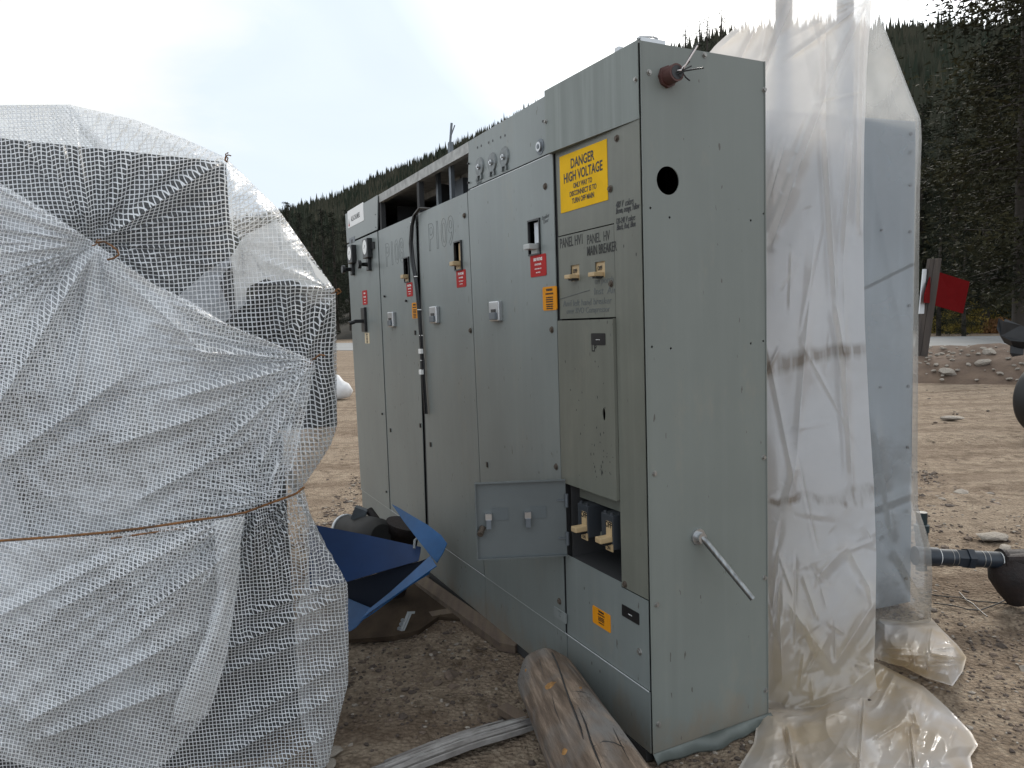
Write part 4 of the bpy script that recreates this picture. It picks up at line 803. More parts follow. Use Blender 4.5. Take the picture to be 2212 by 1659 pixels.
tri = MB(); a = F(z3(90, 640), .0125); b = F(z3(205, 700), .0125); c_ = (a[0]-.035, b[1]+.012); tri.slab([(c_[0]+.017, c_[1]), (c_[0]-.017, c_[1]), (c_[0], c_[1]+.05)], -.0146, -.014, 0); tri.slab([(c_[0]+.017, c_[1]-.001), (c_[0]-.017, c_[1]-.001), (c_[0]-.013, c_[1]+.012), (c_[0]+.013, c_[1]+.012)], -.0150, -.0147, 0, 1)
tri.build('maker_emblem', [INK, RED], cab)
label('ribbed_vent_plate', za(178, 412), za(248, 450), STEEL, BLACK, [('||||| |||||', .2, .6, .7, .001)], .0125)
wr = MB()
def W(txt, p, sz, sx=.8, bd=0, off=.003, sh_=0., rot=0., to=None, nm='handwriting', mt=None):
    ft = abs(F(to, off)[0]-F(p, off)[0]) if to else None; g = MB(); g.text(txt, TF(p, off) @ Matrix.Rotation(rot, 4, 'Z'), sz, sx, bd, 0, 'LEFT', .0002, sh_, fit=ft); g.build(nm, mt or PENCIL, cab)
LT = dict(nm='painted_lettering', mt=INK); MK = dict(nm='marker_writing', mt=MARK)
W('PANEL HV1', z4(190, 1535), .050, .6, .0005, .0026, to=z4(345, 1510), **LT); W('PANEL  HV', z4(378, 1508), .047, .6, .0002, .0026, to=z4(535, 1480), **LT); W('MAIN BREAKER', z4(378, 1588), .047, .6, .0002, .0036, to=z4(583, 1550), **LT); W('LP', z5(410, 780), .036, .6, .0006, .0148, to=z5(442, 775), **LT)
W('480 V  colors', z4(577, 1258), .030, .8, .0003, .0037, .35, to=z4(700, 1220), **MK); W('Brown, orange, Yellow', z4(578, 1298), .027, .62, .0003, .0037, .35, to=z4(742, 1250), **MK); W('120-240 V colors', z4(577, 1368), .026, .75, .0003, .0037, .35, to=z4(710, 1325), **MK); W('Black, Red, Blue', z4(583, 1410), .026, .75, .0003, .0037, .35, to=z4(715, 1380), **MK)
W('on porch', z5(430, 315), .032, .8, -.0002, .0026, .1, to=z5(560, 300)); W('Inst  Air', z5(425, 388), .034, .9, 0, .0026, .1, to=z5(578, 375)); W('And left hand breaker', z5(212, 470), .032, .8, 0, .0026, .1, to=z5(550, 435)); W('over RVO Compressor', z5(235, 520), .030, .8, 0, .0026, .1, to=z5(535, 500))
wr = MB()
u0_, z0_ = F(z5(195, 418)); u1_, z1_ = F(z5(400, 355)); wr.tube([(-.0026, u0_, z0_), (-.0026, u1_, z1_)], .0012, 4); wr.build('pencil_line', PENCIL, cab)
W('Breaker', z3(1440, 700), .022, .8, 0, .0108, .2, .1); W('Door', z3(1450, 725), .022, .8, 0, .0108, .2, .1); W('On for', z3(980, 440), .03, .9, 0, .0058, .2); W('Sump', z3(985, 462), .03, .9, 0, .0058, .2)
wr = MB()
def outline_digit(txt, p, sz, off):
    c = bpy.data.curves.new('w', 'FONT'); c.body = txt; c.size = sz; c.fill_mode = 'NONE'; c.bevel_depth = .0011; c.bevel_resolution = 0; c.resolution_u = 3; c.space_character = 1.1; c.offset = .002
    o = bpy.data.objects.new('w', c); COL.objects.link(o); dg = bpy.context.evaluated_depsgraph_get(); dg.update(); me = bpy.data.meshes.new_from_object(o.evaluated_get(dg)); M = TF(p, off)
    wr.add([M @ Vector((v.co.x*.85, v.co.y, v.co.z)) for v in me.vertices], [tuple(q_.vertices) for q_ in me.polygons]); bpy.data.objects.remove(o)
outline_digit('P109', z3(655, 912), .2, .008); wr.build('chalked_number', PENCIL, cab); wr = MB(); outline_digit('P108', z3(358, 1020), .2, .008); wr.build('chalked_number', PENCIL, cab)
# end panel fittings
u, z = S(z4(925, 350)); cd = MB(); cd.tube([(u, -.004, z), (u, -.014, z)], .034, 8, 0, smooth=False); cd.tube([(u, -.014, z), (u, -.055, z)], .027, 18, 0); cd.tube([(u, -.0548, z), (u, -.0562, z)], .021, 18, 1); cd.build('conduit_stub', [REDWIRE, BLACK], cab)  # black disc on the end paints in the shade of a hollow mouth
for i, (dx, dz, dy, m_) in enumerate(((.055, .085, .05, BLACK), (.05, .075, .06, CREAMW), (.048, .07, .055, REDWIRE), (.07, .012, .06, BLACK), (.03, .03, .04, BLACK), (.035, -.025, .03, BLACK), (.02, .02, .03, CREAMW), (.045, .022, .02, BLACK))):
    w_ = MB(); y0 = -.05; w_.tube([(u+random.uniform(-.012, .012), -.03, z+random.uniform(-.012, .012)), (u+dx*.25, y0-.02, z+dz*.1), (u+dx*.7, y0-dy*.5, z+dz*.6), (u+dx*1.1, y0-dy*.6, z+dz)], .0026, 6); w_.build('wire', m_, cab)
p0 = S((1505, 1158)); m = MB(); m.tube([(p0[0], -.004, p0[1]), (p0[0], -.012, p0[1])], .027, 18, 0); m.tube([(p0[0], -.012, p0[1]), (p0[0], -.03, p0[1])], .017, 14, 0)
e = None
for k in range(200):
    o_ = .0+k*.002; q_ = S((1626, 1294), o_); 
    if math.hypot(q_[0]-p0[0], q_[1]-p0[1]) < .21: e = (q_[0], -o_, q_[1]); break
e = e or (*[p0[0]+.12], -.15, p0[1]-.16)
m.tube([(p0[0], -.02, p0[1]), (p0[0]+.01, -.03, p0[1]-.01), e], [.012, .011, .0095], 12, 1); m.build('lever_handle', [SILVER, LEVER], cab)
# lifting bracket and stub on the roof
m = MB(); m.box((.06, .02, H+.008), (.09, .03, .012)); m.tube([(.01, .02, H+.012), (.02, .02, H+.02), (.07, .02, H+.026), (.085, .02, H+.024), (.088, .02, H+.008)], .004, 8); m.build('lifting_bracket', SILVER, cab)
u = F((1320, 112))[0]; m = MB(); m.box((.03, u, H+.016), (.02, .025, .034), bev=.008); m.build('roof_stub', SILVER, cab)
u = F(z3(765, 240))[0]; m = MB(); m.tube([(.03, u, H-.3), (.03, u, H+.06)], .012, 8); m.tube([(.03, u, H+.05), (.04, u-.01, H+.16)], .006, 6); m.tube([(.03, u, H+.08), (.04, u-.05, H+.14)], .003, 4); m.build('roof_rod', STEEL, cab)
u = F(z3(1140, 20))[0]; m = MB(); m.box((.2, u-.15, H+.03), (.2, .34, .05), 0, bev=.01); m.build('roof_plate', DARK, cab)
# things seen inside the open tops
m = MB()
for i, (x, dy, z, dx, dY, dz) in enumerate(((.2, -.1, ZD+.1, .12, .16, .2), (.25, .18, ZD+.08, .16, .12, .16), (.1, .3, ZD+.12, .02, .03, .3))): m.box((x, su(2, 2)+.35+dy, z), (dx, dY, dz))
m.box((.03, su(2, 2)+.28, ZD+.15), (.02, .02, .28)); m.build('inner_fittings', STEEL, cab)
# chips: small scratches where paint is gone on the little door
ch = MB(); rr = random.Random(3)
for k in range(46):
    p = z5(rr.gauss(490, 45), 1659-abs(rr.gauss(0, 150))) if k < 30 else z5(rr.uniform(220, 560), rr.uniform(800, 1650)); u, z = F(p, .0145)
    if u < ust+.006 or z < zopT+.004: continue
    a = rr.uniform(.0015, .003); b = a*rr.uniform(1, 3); ch.add([(-.0146, u-a, z-b*.3), (-.0146, u+a*.3, z-b), (-.0146, u+a, z+b*.4), (-.0146, u-a*.2, z+b)], [(0, 1, 2, 3)])
ch.build('paint_chips', DARK, cab)
# cable bundle hanging down the front
cb = empty('cable_bundle', (0, 0, 0)); tag(cb, 'bundle of thin black cables with white ties hanging down the front of the cabinets', 'cables')
path = [z3(640, 632), z3(600, 628), z3(562, 665), z3(545, 740), z3(537, 860), z3(548, 990), z3(572, 1130), z3(590, 1300), z3(606, 1480), z3(614, 1650), zd(832, 240), zd(838, 420), zd(852, 600), zd(862, 740)]
def LW(x, y, z): return CC+AX*x+AY*y+Vector((0, 0, z))
for w in range(7):
    pts = []
    for i, p in enumerate(path):
        t = i/(len(path)-1); spread = .015*math.sin(PI*min(1, t*1.3))*(1-.6*(t > .7)); u, z = F(p, .02)
        u += (w-3)*.0032+spread*math.sin(w*2.1+i*.9)*.5; pts.append(LW(-.022-.006*((w*3) % 4)/2+(0.03 if i == 0 else 0), u, z+(.01 if i < 2 else 0)))
    m = MB(); m.tube(pts, .003 if w % 3 else .005, 6); m.build('cable', BLACK, cb)
for p in (z3(545, 716), z3(570, 1092), z3(595, 1322), z3(606, 1500), zd(828, 242)):
    u, z = F(p, .02); m = MB(); m.tube([LW(-.02, u-.018, z), LW(-.034, u, z+.001), LW(-.02, u+.018, z)], .0028, 6); m.build('cable_tie', WHT, cb)
for p in (zd(828, 155), zd(832, 348)):
    u, z = F(p, .02); m = MB(); R3 = Matrix.Rotation(YAW, 3, 'Z'); m.box(LW(-.034, u, z), (.014, .04, .026), 0, R3); m.build('cable_clip', WHT, cb)
# ---------------------------------------------------------------- draped sheets
def poly_at(pl, t):
    P = np.array(pl, float); L = np.concatenate([[0], np.cumsum(np.hypot(*np.diff(P, axis=0).T))]); L /= L[-1]
    return np.stack([np.interp(t, L, P[:, 0]), np.interp(t, L, P[:, 1])], -1)
def smooth1(a, k):
    for _ in range(k): b = a.copy(); b[1:-1] = (a[:-2]+2*a[1:-1]+a[2:])/4; a = b
    return a
def coons(top, bot, left, right, ns, nt, sm=2):
    s = np.linspace(0, 1, ns); t = np.linspace(0, 1, nt); T, B, L_, R_ = poly_at(top, s), poly_at(bot, s), poly_at(left, t), poly_at(right, t)
    T, B, L_, R_ = [smooth1(a, sm) for a in (T, B, L_, R_)]
    S_, T_ = s[None, :, None], t[:, None, None]
    return (1-T_)*T[None]+T_*B[None]+(1-S_)*L_[:, None]+S_*R_[:, None]-((1-S_)*(1-T_)*T[0]+S_*(1-T_)*T[-1]+(1-S_)*T_*B[0]+S_*T_*B[-1])
def depth(X, Y, pts, sig=170):
    w = 0; a = 0
    for x, y, d in pts: k = np.exp(-((X-x)**2+(Y-y)**2)/(2*sig*sig))+1e-9; w = w+k; a = a+k*d
    return a/w
def seg(X, Y, x0, y0, x1, y1):
    dx, dy = x1-x0, y1-y0; L2 = dx*dx+dy*dy; t = np.clip(((X-x0)*dx+(Y-y0)*dy)/L2, 0, 1); return np.hypot(X-x0-t*dx, Y-y0-t*dy), t, (dx*(Y-y0)-dy*(X-x0))/math.sqrt(L2)
def ridges(X, Y, L, gw=1., gh=1.):
    o = 0
    for (x0, y0, x1, y1, w, h) in L:
        w = w*gw; h = h*gh
        d, t, sd = seg(X, Y, x0, y0, x1, y1); k = np.clip(np.minimum(t, 1-t)*4+.35, 0, 1)
        prof = np.exp(-np.abs(d)/w)*.75+np.exp(-(d/(w*1.8))**2)*.25; prof = prof-.35*np.exp(-((sd-w*2.2)/(w*1.3))**2)*(d < w*6)
        o = o+h*prof*k
    return o
def fans(X, Y, L):
    o = 0
    for (x0, y0, n, amp, r0, r1, seed) in L:
        r = np.hypot(X-x0, Y-y0); th = np.arctan2(Y-y0, X-x0); nn = vn(th*n/6.283*2+seed*13.7, r/400+seed*3.1); rid = 1-np.abs(2*nn-1)*1.6
        o = o+amp*rid*np.clip(r/r0, 0, 1)*np.exp(-r/r1)
    return o
OCT = 3
def crumple(X, Y, sc, amp, ax=1., ang=0., seed=0, sharp=True):
    c, s = math.cos(ang), math.sin(ang); u = (X*c+Y*s)/sc+seed*7.3; v = (-X*s+Y*c)/sc/ax+seed*3.9; wv = fbm(u*.5+9, v*.5+2, 2); o = 0; a = 1.
    for i in range(OCT):
        n = vn(u+wv*1.3+i*5.1, v+i*8.3); o = o+a*((1-np.abs(2*n-1)) if sharp else n); u = u*1.9; v = v*1.9; a *= .5
    return amp*(o/1.9-.5)
FWv = np.array(fw); RTv = np.array(RT); UPv = np.array(UP); CPv = np.array(CP)
def unp(X, Y, D): return CPv+(FWv+RTv*((X-1106)/FPX)[..., None]+UPv*((829.5-Y)/FPX)[..., None])*D[..., None]
def sheet(name, XY, D, m, parent, back=None, topback=None, roundr=0, uvoff=(0, 0), zmin=None, thick=None):
    P = unp(XY[..., 0], XY[..., 1], D)
    if zmin is not None: P[..., 2] = np.maximum(P[..., 2], zmin+.012*vn(P[..., 0]*25, P[..., 1]*25))
    if back is not None:
        dv, n, L = back; dv = np.array(dv)/np.linalg.norm(dv); k = np.linspace(0, 1, n+1)[1:]
        ex = P[:, -1:, :]+dv[None, None]*(k*L)[None, :, None]; jig = (fbm(k[None]*6+np.zeros((P.shape[0], 1)), np.linspace(0, 9, P.shape[0])[:, None]+0*k[None])-.47)*.08*np.minimum(1, k*4)[None]
        ex[..., 0] -= np.abs(jig); P = np.concatenate([P, ex], 1)
    if topback is not None:
        dv, n, L = topback; dv = np.array(dv)/np.linalg.norm(dv); k = np.linspace(1, 0, n+1)[:-1]; ex = P[:1]+dv[None, None]*(k*L)[:, None, None]; P = np.concatenate([ex, P], 0)
    du = np.linalg.norm(np.diff(P, axis=1), axis=2); dv_ = np.linalg.norm(np.diff(P, axis=0), axis=2)
    Uc = np.concatenate([np.zeros((P.shape[0], 1)), np.cumsum(du, 1)], 1)+uvoff[0]; Vc = np.concatenate([np.zeros((1, P.shape[1])), np.cumsum(dv_, 0)], 0)+uvoff[1]
    if m in (SCR1, SCR2, SCR3, SCR4):          # cloth coordinates: the flat weave, pulled along a little by every fold
        n0 = topback[1] if topback else 0; Ds = D.copy()
        for _ in range(40): Ds[1:-1] = (Ds[:-2]+Ds[2:])/2; Ds[:, 1:-1] = (Ds[:, :-2]+Ds[:, 2:])/2
        df = D-Ds; pu = XY[..., 0]*2.25/FPX+df*.2; pv = XY[..., 1]*2.25/FPX+df*.28
        for (gx, gy, gr) in ((208, 525, 90), (672, 778, 60), (725, 627, 50), (560, 1096, 60)):
            g_ = np.exp(-((XY[..., 0]-gx)**2+(XY[..., 1]-gy)**2)/gr**2); pu += g_*.55*(XY[..., 0]-gx)*2.25/FPX; pv += g_*.25*(XY[..., 1]-gy)*2.25/FPX
        k = XY.shape[1]; A_ = np.concatenate([Uc[n0:, :k]*0+pu, pu[:, -1:]+Uc[n0:, k:]-Uc[n0:, k-1:k]], 1); B_ = np.concatenate([pv, np.repeat(pv[:, -1:], P.shape[1]-k, 1)], 1)
        if n0: A_ = np.concatenate([np.repeat(A_[:1], n0, 0), A_], 0); B_ = np.concatenate([B_[:1]-(Vc[n0:n0+1]-Vc[:n0]), B_], 0)
        Uc, Vc = A_+uvoff[0], B_+uvoff[1]
    a, b = P.shape[:2]; I = np.arange(a*b).reshape(a, b); Fq = np.stack([I[:-1, :-1], I[1:, :-1], I[1:, 1:], I[:-1, 1:]], -1).reshape(-1, 4)
    return npmesh(name, P.reshape(-1, 3), Fq, m, parent, smooth=True, uv=np.stack([Uc, Vc], -1).reshape(-1, 2))
# ---- the mesh tarpaulin over the equipment on the left
tarp = empty('mesh_tarpaulin', (0, 0, 0)); tag(tarp, 'white reinforced mesh tarpaulin wrapped and wired around bulky equipment', 'tarpaulin')
DA = [(-150, 300, 2.12), (0, 400, 2.16), (250, 400, 2.22), (488, 450, 2.30), (600, 560, 2.42), (725, 627, 2.55), (720, 850, 2.55), (620, 900, 2.45), (-100, 800, 2.1), (300, 800, 2.2), (100, 1100, 2.12), (500, 1080, 2.3), (655, 1060, 2.42), (100, 228, 2.42), (-150, 228, 2.35), (400, 290, 2.40)]
XY = coons([(-260, 236), (0, 227), (150, 226)], [(-260, 1195), (0, 1175), (240, 1157), (480, 1122), (560, 1102), (640, 1072)], [(-260, 236), (-260, 1195)], [(150, 226), (290, 258), (400, 300), (488, 340), (600, 450), (725, 627), (727, 750), (728, 920), (715, 960), (690, 1000), (640, 1072)], 330, 360)
X, Y = XY[..., 0], XY[..., 1]
Dd = depth(X, Y, DA, 110)
sA = np.linspace(0, 1, 330)[None]; Dd = Dd+.10*np.clip((sA-.94)/.06, 0, 1)**2
Dd = Dd-ridges(X, Y, [(150, 228, 203, 515, 9, .035), (60, 240, 190, 515, 8, .02), (20, 262, 180, 510, 8, .018), (105, 250, 196, 500, 6, .018), (235, 262, 214, 500, 7, .02), (300, 300, 220, 505, 8, .018), (488, 342, 216, 522, 11, .05), (400, 330, 225, 505, 7, .015), (490, 345, 520, 560, 9, .03), (725, 627, 560, 560, 8, .02), (725, 627, 540, 610, 8, .02), (700, 640, 690, 900, 9, .02), (660, 640, 640, 760, 8, .02), (620, 620, 610, 740, 8, .018), (725, 630, 655, 780, 10, .03), (725, 660, 690, 960, 12, .025)], 1.0, 1.25)
Dd = Dd+.05*np.exp(-((X-208)**2+(Y-525)**2)/45**2)-fans(X, Y, [(208, 525, 30, .02, 70, 260, 1), (725, 627, 30, .016, 60, 160, 2)])-crumple(X, Y, 150, .03, 1.5, .4, 31)-crumple(X, Y, 36, .010, 4, 1.3, 41)-crumple(X, Y, 60, .010, 3, .3, 1)-crumple(X, Y, 22, .004, 2, 1.2, 2)
sheet('upper_sheet', XY, Dd, SCR1, tarp, back=((-.40, 1, -.02), 20, 1.3), topback=((-.1, 1, -.25), 14, 1.2))
fold = [(-260, 300), (0, 395), (120, 468), (208, 527), (330, 613), (420, 655), (490, 700), (600, 745), (672, 777)]
XY = coons(fold, [(-260, 1190), (0, 1170), (240, 1152), (480, 1117), (596, 1076)], [(-260, 300), (-260, 1190)], [(672, 777), (682, 790), (668, 850), (655, 921), (647, 960), (635, 1002), (596, 1076)], 330, 330)
X, Y = XY[..., 0], XY[..., 1]
DBp = [(-150, 500, 2.06), (100, 500, 2.13), (208, 527, 2.17), (400, 680, 2.2), (672, 780, 2.45), (-100, 800, 1.96), (200, 850, 2.0), (400, 900, 2.08), (600, 950, 2.27), (-100, 1150, 2.0), (200, 1150, 2.04), (450, 1110, 2.14), (596, 1070, 2.3)]
Dd = depth(X, Y, DBp, 120)
Dd = Dd-ridges(X, Y, [(215, 535, 520, 735, 10, .03), (225, 560, 480, 800, 14, .03), (672, 782, 420, 760, 9, .03), (672, 785, 380, 860, 12, .04), (668, 795, 480, 960, 12, .045), (660, 810, 560, 1010, 9, .04), (655, 840, 590, 1040, 8, .03), (205, 545, 60, 740, 11, .03), (200, 545, -20, 900, 12, .03), (208, 560, 150, 900, 12, .015), (0, 1000, 260, 820, 14, .025), (300, 1080, 560, 940, 10, .025), (250, 960, 500, 880, 12, .02)], 1.0, 1.25)
Dd = Dd+.04*np.exp(-((X-208)**2+(Y-527)**2)/40**2)-fans(X, Y, [(208, 527, 34, .022, 70, 300, 4), (675, 780, 40, .035, 60, 220, 5), (596, 1076, 36, .02, 50, 160, 6)])-crumple(X, Y, 170, .055, 1.6, -.5, 33)-crumple(X, Y, 42, .016, 4, -.35, 43)-crumple(X, Y, 70, .016, 3, -.7, 3)-crumple(X, Y, 24, .005, 2, .4, 4)
sheet('overlapping_sheet', XY, Dd, SCR2, tarp, uvoff=(.3, .1))
DCp = [(-150, 1180, 2.02), (240, 1150, 2.06), (480, 1115, 2.16), (655, 1060, 2.42), (745, 1300, 2.5), (740, 1500, 2.5), (700, 1700, 2.42), (600, 1300, 2.3), (560, 1500, 2.3), (300, 1400, 2.08), (-100, 1400, 2.0), (300, 1750, 2.16), (-100, 1850, 2.02), (550, 1700, 2.36)]
XY = coons([(-260, 1195), (0, 1170), (240, 1152), (480, 1117), (560, 1096), (655, 1050)], [(-260, 1960), (300, 1880), (690, 1735)], [(-260, 1195), (-260, 1960)], [(655, 1050), (667, 1099), (693, 1166), (733, 1228), (751, 1262), (753, 1400), (752, 1477), (738, 1530), (724, 1588), (707, 1659), (690, 1735)], 330, 360)
X, Y = XY[..., 0], XY[..., 1]
Dd = depth(X, Y, DCp, 110)+.10*np.clip((sA-.95)/.05, 0, 1)**2
Dd = Dd-ridges(X, Y, [(655, 1070, 745, 1255, 9, .03), (600, 1085, 665, 1260, 9, .03), (560, 1100, 540, 1250, 8, .03), (745, 1255, 540, 1330, 9, .04), (740, 1290, 500, 1400, 12, .045), (735, 1350, 480, 1460, 12, .03), (740, 1430, 520, 1560, 13, .03), (730, 1500, 480, 1640, 12, .03), (720, 1580, 560, 1680, 9, .025), (620, 1090, 600, 1200, 7, .02)], 1.0, 1.25)
Dd = Dd-fans(X, Y, [(560, 1096, 40, .028, 50, 200, 7), (645, 1060, 40, .025, 50, 160, 8)])-crumple(X, Y, 150, .05, 1.6, -.4, 35)-crumple(X, Y, 38, .016, 4, -.25, 45)-crumple(X, Y, 60, .018, 3, -.9, 5)-crumple(X, Y, 22, .005, 2, .2, 6)
sheet('skirt_sheet', XY, Dd, SCR3, tarp, back=((-.40, 1, 0), 18, 1.2), zmin=.01)
fr_ = [(529, 1113), (520, 1170), (518, 1233), (505, 1320), (489, 1424), (467, 1495), (449, 1544), (391, 1610), (355, 1652)]
XY = coons([(-260, 1195), (0, 1170), (240, 1152), (480, 1117), (529, 1108)], [(-260, 1720), (0, 1640), (80, 1662), (200, 1690), (355, 1652)], [(-260, 1195), (-260, 1720)], fr_, 260, 280)
X, Y = XY[..., 0], XY[..., 1]
Dd = depth(X, Y, DCp, 110)-.09-.03*np.clip(1-(Y-1110)/60, 0, 1)
Dd = Dd-ridges(X, Y, [(520, 1180, 300, 1330, 13, .05), (500, 1210, 240, 1420, 16, .03), (480, 1130, 120, 1320, 14, .03), (300, 1180, 0, 1330, 12, .02), (450, 1350, 60, 1560, 16, .03), (400, 1480, 80, 1600, 12, .03)], 1.0, 1.25)-fans(X, Y, [(529, 1108, 36, .03, 60, 260, 9)])-crumple(X, Y, 180, .06, 1.6, -.5, 37)-crumple(X, Y, 44, .018, 4, -.45, 47)-crumple(X, Y, 75, .02, 2.5, -1., 7)-crumple(X, Y, 24, .005, 2, -.2, 8)
sheet('front_flap', XY, Dd, SCR2, tarp, uvoff=(.1, .22))
XY = coons([(462, 1126), (529, 1110)], [(373, 1565), (449, 1546)], [(462, 1126), (470, 1277), (440, 1380), (400, 1470), (378, 1520), (373, 1565)], fr_[:7], 60, 200)
X, Y = XY[..., 0], XY[..., 1]; Dd = depth(X, Y, DCp, 110)-.16-.03*np.sin(np.linspace(0, PI, 60))[None]-crumple(X, Y, 40, .012, 3, 1.2, 9)
sheet('turned_back_edge', XY, Dd, SCR4, tarp)
def patch(name, pl, dd, m, parent):
    c = [(p[0], p[1]) for p in pl]; bm = bmesh.new(); vs = [bm.verts.new(U(x, y, dd(x, y))) for x, y in c]; bm.faces.new(vs); bmesh.ops.triangulate(bm, faces=bm.faces[:])
    for _ in range(4): bmesh.ops.subdivide_edges(bm, edges=[e for e in bm.edges if e.calc_length() > .05], cuts=1)
    for v in bm.verts: n = float(fbm(np.array(v.co.x*9), np.array(v.co.z*9)))-.47; v.co += Vector((0, n*.05, 0))
    me = bpy.data.meshes.new(name); bm.to_mesh(me); bm.free(); me.materials.append(m)
    for p in me.polygons: p.use_smooth = True
    o = bpy.data.objects.new(name, me); COL.objects.link(o); o.parent = parent; return o
dA = lambda x, y: float(depth(np.array(float(x)), np.array(float(y)), DA, 110))
patch('gathered_inner_layer', [(387, 637), (440, 590), (498, 553), (520, 513), (595, 473), (640, 525), (715, 611), (670, 618), (622, 622), (578, 602), (533, 620), (529, 655), (475, 708)], lambda x, y: dA(x, y)+.05, PL_WHT, tarp)
patch('inner_white_layer', [(-120, 960), (0, 990), (40, 1070), (60, 1150), (100, 1230), (132, 1310), (60, 1345), (-120, 1390)], lambda x, y: 2.085, PL_WHT, tarp)
plastic('thin_inner_film', .6, (.62, .66, .72), .2, .2)
patch('inner_white_layer', [(200, 640), (420, 700), (620, 790), (420, 880), (160, 960), (60, 900)], lambda x, y: dA(x, y)-.02, MATS.get('x') or bpy.data.materials['thin_inner_film'], tarp)
# equipment under the tarp
eq = empty('wrapped_equipment', (0, 0, 0)); tag(eq, 'dark box shaped machine seen through the white mesh tarpaulin', 'machine')
def hexbox(fl, fr, zt_l, zt_r, back, nm, m, z0=0.0):
    b = Vector(back); P = [Vector((fl.x, fl.y, z0)), Vector((fr.x, fr.y, z0)), Vector((fr.x, fr.y, zt_r)), Vector((fl.x, fl.y, zt_l))]; q_ = [p+b for p in P]
    mm = MB(); mm.add(P+q_, [(0, 1, 2, 3), (5, 4, 7, 6), (1, 5, 6, 2), (4, 0, 3, 7), (3, 2, 6, 7), (4, 5, 1, 0)]); return mm.build(nm, m, eq, bevel=.01)
tl = U(-260, 225, 2.24); trr = U(488, 342, 2.40)
hexbox(tl, trr, tl.z-.06, trr.z-.01, (-.4, .8, 0), 'main_cabinet', INNER)
a_ = U(505, 640, 2.52); b_ = U(716, 640, 2.66); hexbox(a_, b_, 1.60, 1.56, (-.45, .7, 0), 'side_unit', MATS['black_rubber'], 1.12); b_ = U(640, 1400, 2.64); hexbox(a_, b_, 1.12, 1.12, (-.45, .7, 0), 'side_unit_base', MATS['black_rubber'], .05)
mm = MB(); c0 = U(610, 640, 2.56); mm.tube([c0+Vector((0, 0, -.12)), c0+Vector((0, .0, .04)), c0+Vector((0, 0, .07))], [.09, .085, .04], 16); mm.build('round_cap', RUBBER, eq)
# wire tied round the waist and the twisted ties
WIRE = mat('rusty_tie_wire', (.24, .10, .025), .8, col2=(.07, .035, .015), vscale=(30, 30, 30))
def on_tarp(x, y, off=.03): return U(x, y, float(depth(np.array(float(x)), np.array(float(y)), DCp, 110))-off)
wi = MB(); wi.tube([on_tarp(x, y, o) for x, y, o in ((-200, 1180, .1), (0, 1168, .1), (120, 1160, .1), (240, 1149, .1), (330, 1138, .1), (420, 1124, .1), (480, 1116, .1), (530, 1107, .09), (580, 1088, .07), (620, 1074, .05), (640, 1066, .03), (657, 1052, .02))], .0036, 6)
wi.tube([on_tarp(x, y, .105) for x, y in ((240, 1163), (330, 1150), (400, 1140))], .0025, 5)
tag(wi.build('tie_wire', WIRE), 'rusty wire drawn tight across the waist of the white mesh tarpaulin', 'wire')
def tie(pts, d0, label):
    m = MB(); m.tube([U(x, y, d0) for x, y in pts], .0028, 6); k = pts[0]; rr = random.Random(int(k[0]))
    for j in range(3): a = rr.uniform(0, 6.28); m.tube([U(k[0], k[1], d0), U(k[0]+6*math.cos(a), k[1]+5*math.sin(a), d0-.012), U(k[0]+11*math.cos(a+.6), k[1]+9*math.sin(a+.6), d0)], .002, 5)
    tag(m.build('twisted_tie', WIRE), label, 'wire tie')
tie([(208, 524), (225, 522), (240, 530), (254, 541), (257, 550), (246, 558), (232, 561)], 2.10, 'curled wire twist holding the gathered centre of the mesh tarpaulin')
tie([(668, 781), (678, 776), (690, 766), (702, 768)], 2.36, 'small wire twist at the right end of the tarpaulin fold, above the waist wire')
tie([(724, 628), (732, 624), (737, 630), (728, 636)], 2.5, 'frayed wire twist on the outermost right corner of the tarpaulin')
tie([(488, 338), (486, 346), (491, 350)], 2.26, 'rusty tie on the upper right corner of the tarpaulin against the sky')

# ---- polythene over the second cabinet on the right
c2 = empty('wrapped_cabinet', (0, 0, 0)); tag(c2, 'blue grey cabinet standing under clear plastic behind the main line-up', 'electrical cabinet')
R3 = Matrix.Rotation(YAW*.75, 3, 'Z'); ax2 = R3 @ Vector((1, 0, 0)); ay2 = R3 @ Vector((0, 1, 0)); cr_ = U(1978, 262, 3.5); Z2 = cr_.z; o2 = Vector((cr_.x, cr_.y, 0))
m = MB(); m.box(o2-ax2*.42+ay2*1.1+Vector((0, 0, Z2/2+.01)), (.84, 2.2, Z2-.02), 0, R3, bev=.004); m.build('cabinet_body', CABIN2, c2)
m = MB(); m.box(o2-ax2*.42-ay2*.006+Vector((0, 0, Z2/2)), (.82, .006, Z2-.05), 0, R3); m.build('end_plate', CABIN2, c2)
m = MB()
for y in (292, 330, 400, 500, 660, 838, 975, 1120, 1275):
    p = U(1961, y, 3.5); z = p.z; w = o2-ax2*.045-ay2*.012+Vector((0, 0, z)); m = MB(); m.tube([w, w-ay2*.006], .008, 8); m.build('screw', BLACK, c2)
for y in (500, 838): p = U(1880, y, 3.5); w = o2-ax2*.22-ay2*.012+Vector((0, 0, p.z)); m = MB(); m.tube([w, w-ay2*.006], .006, 8); m.build('screw', BLACK, c2)
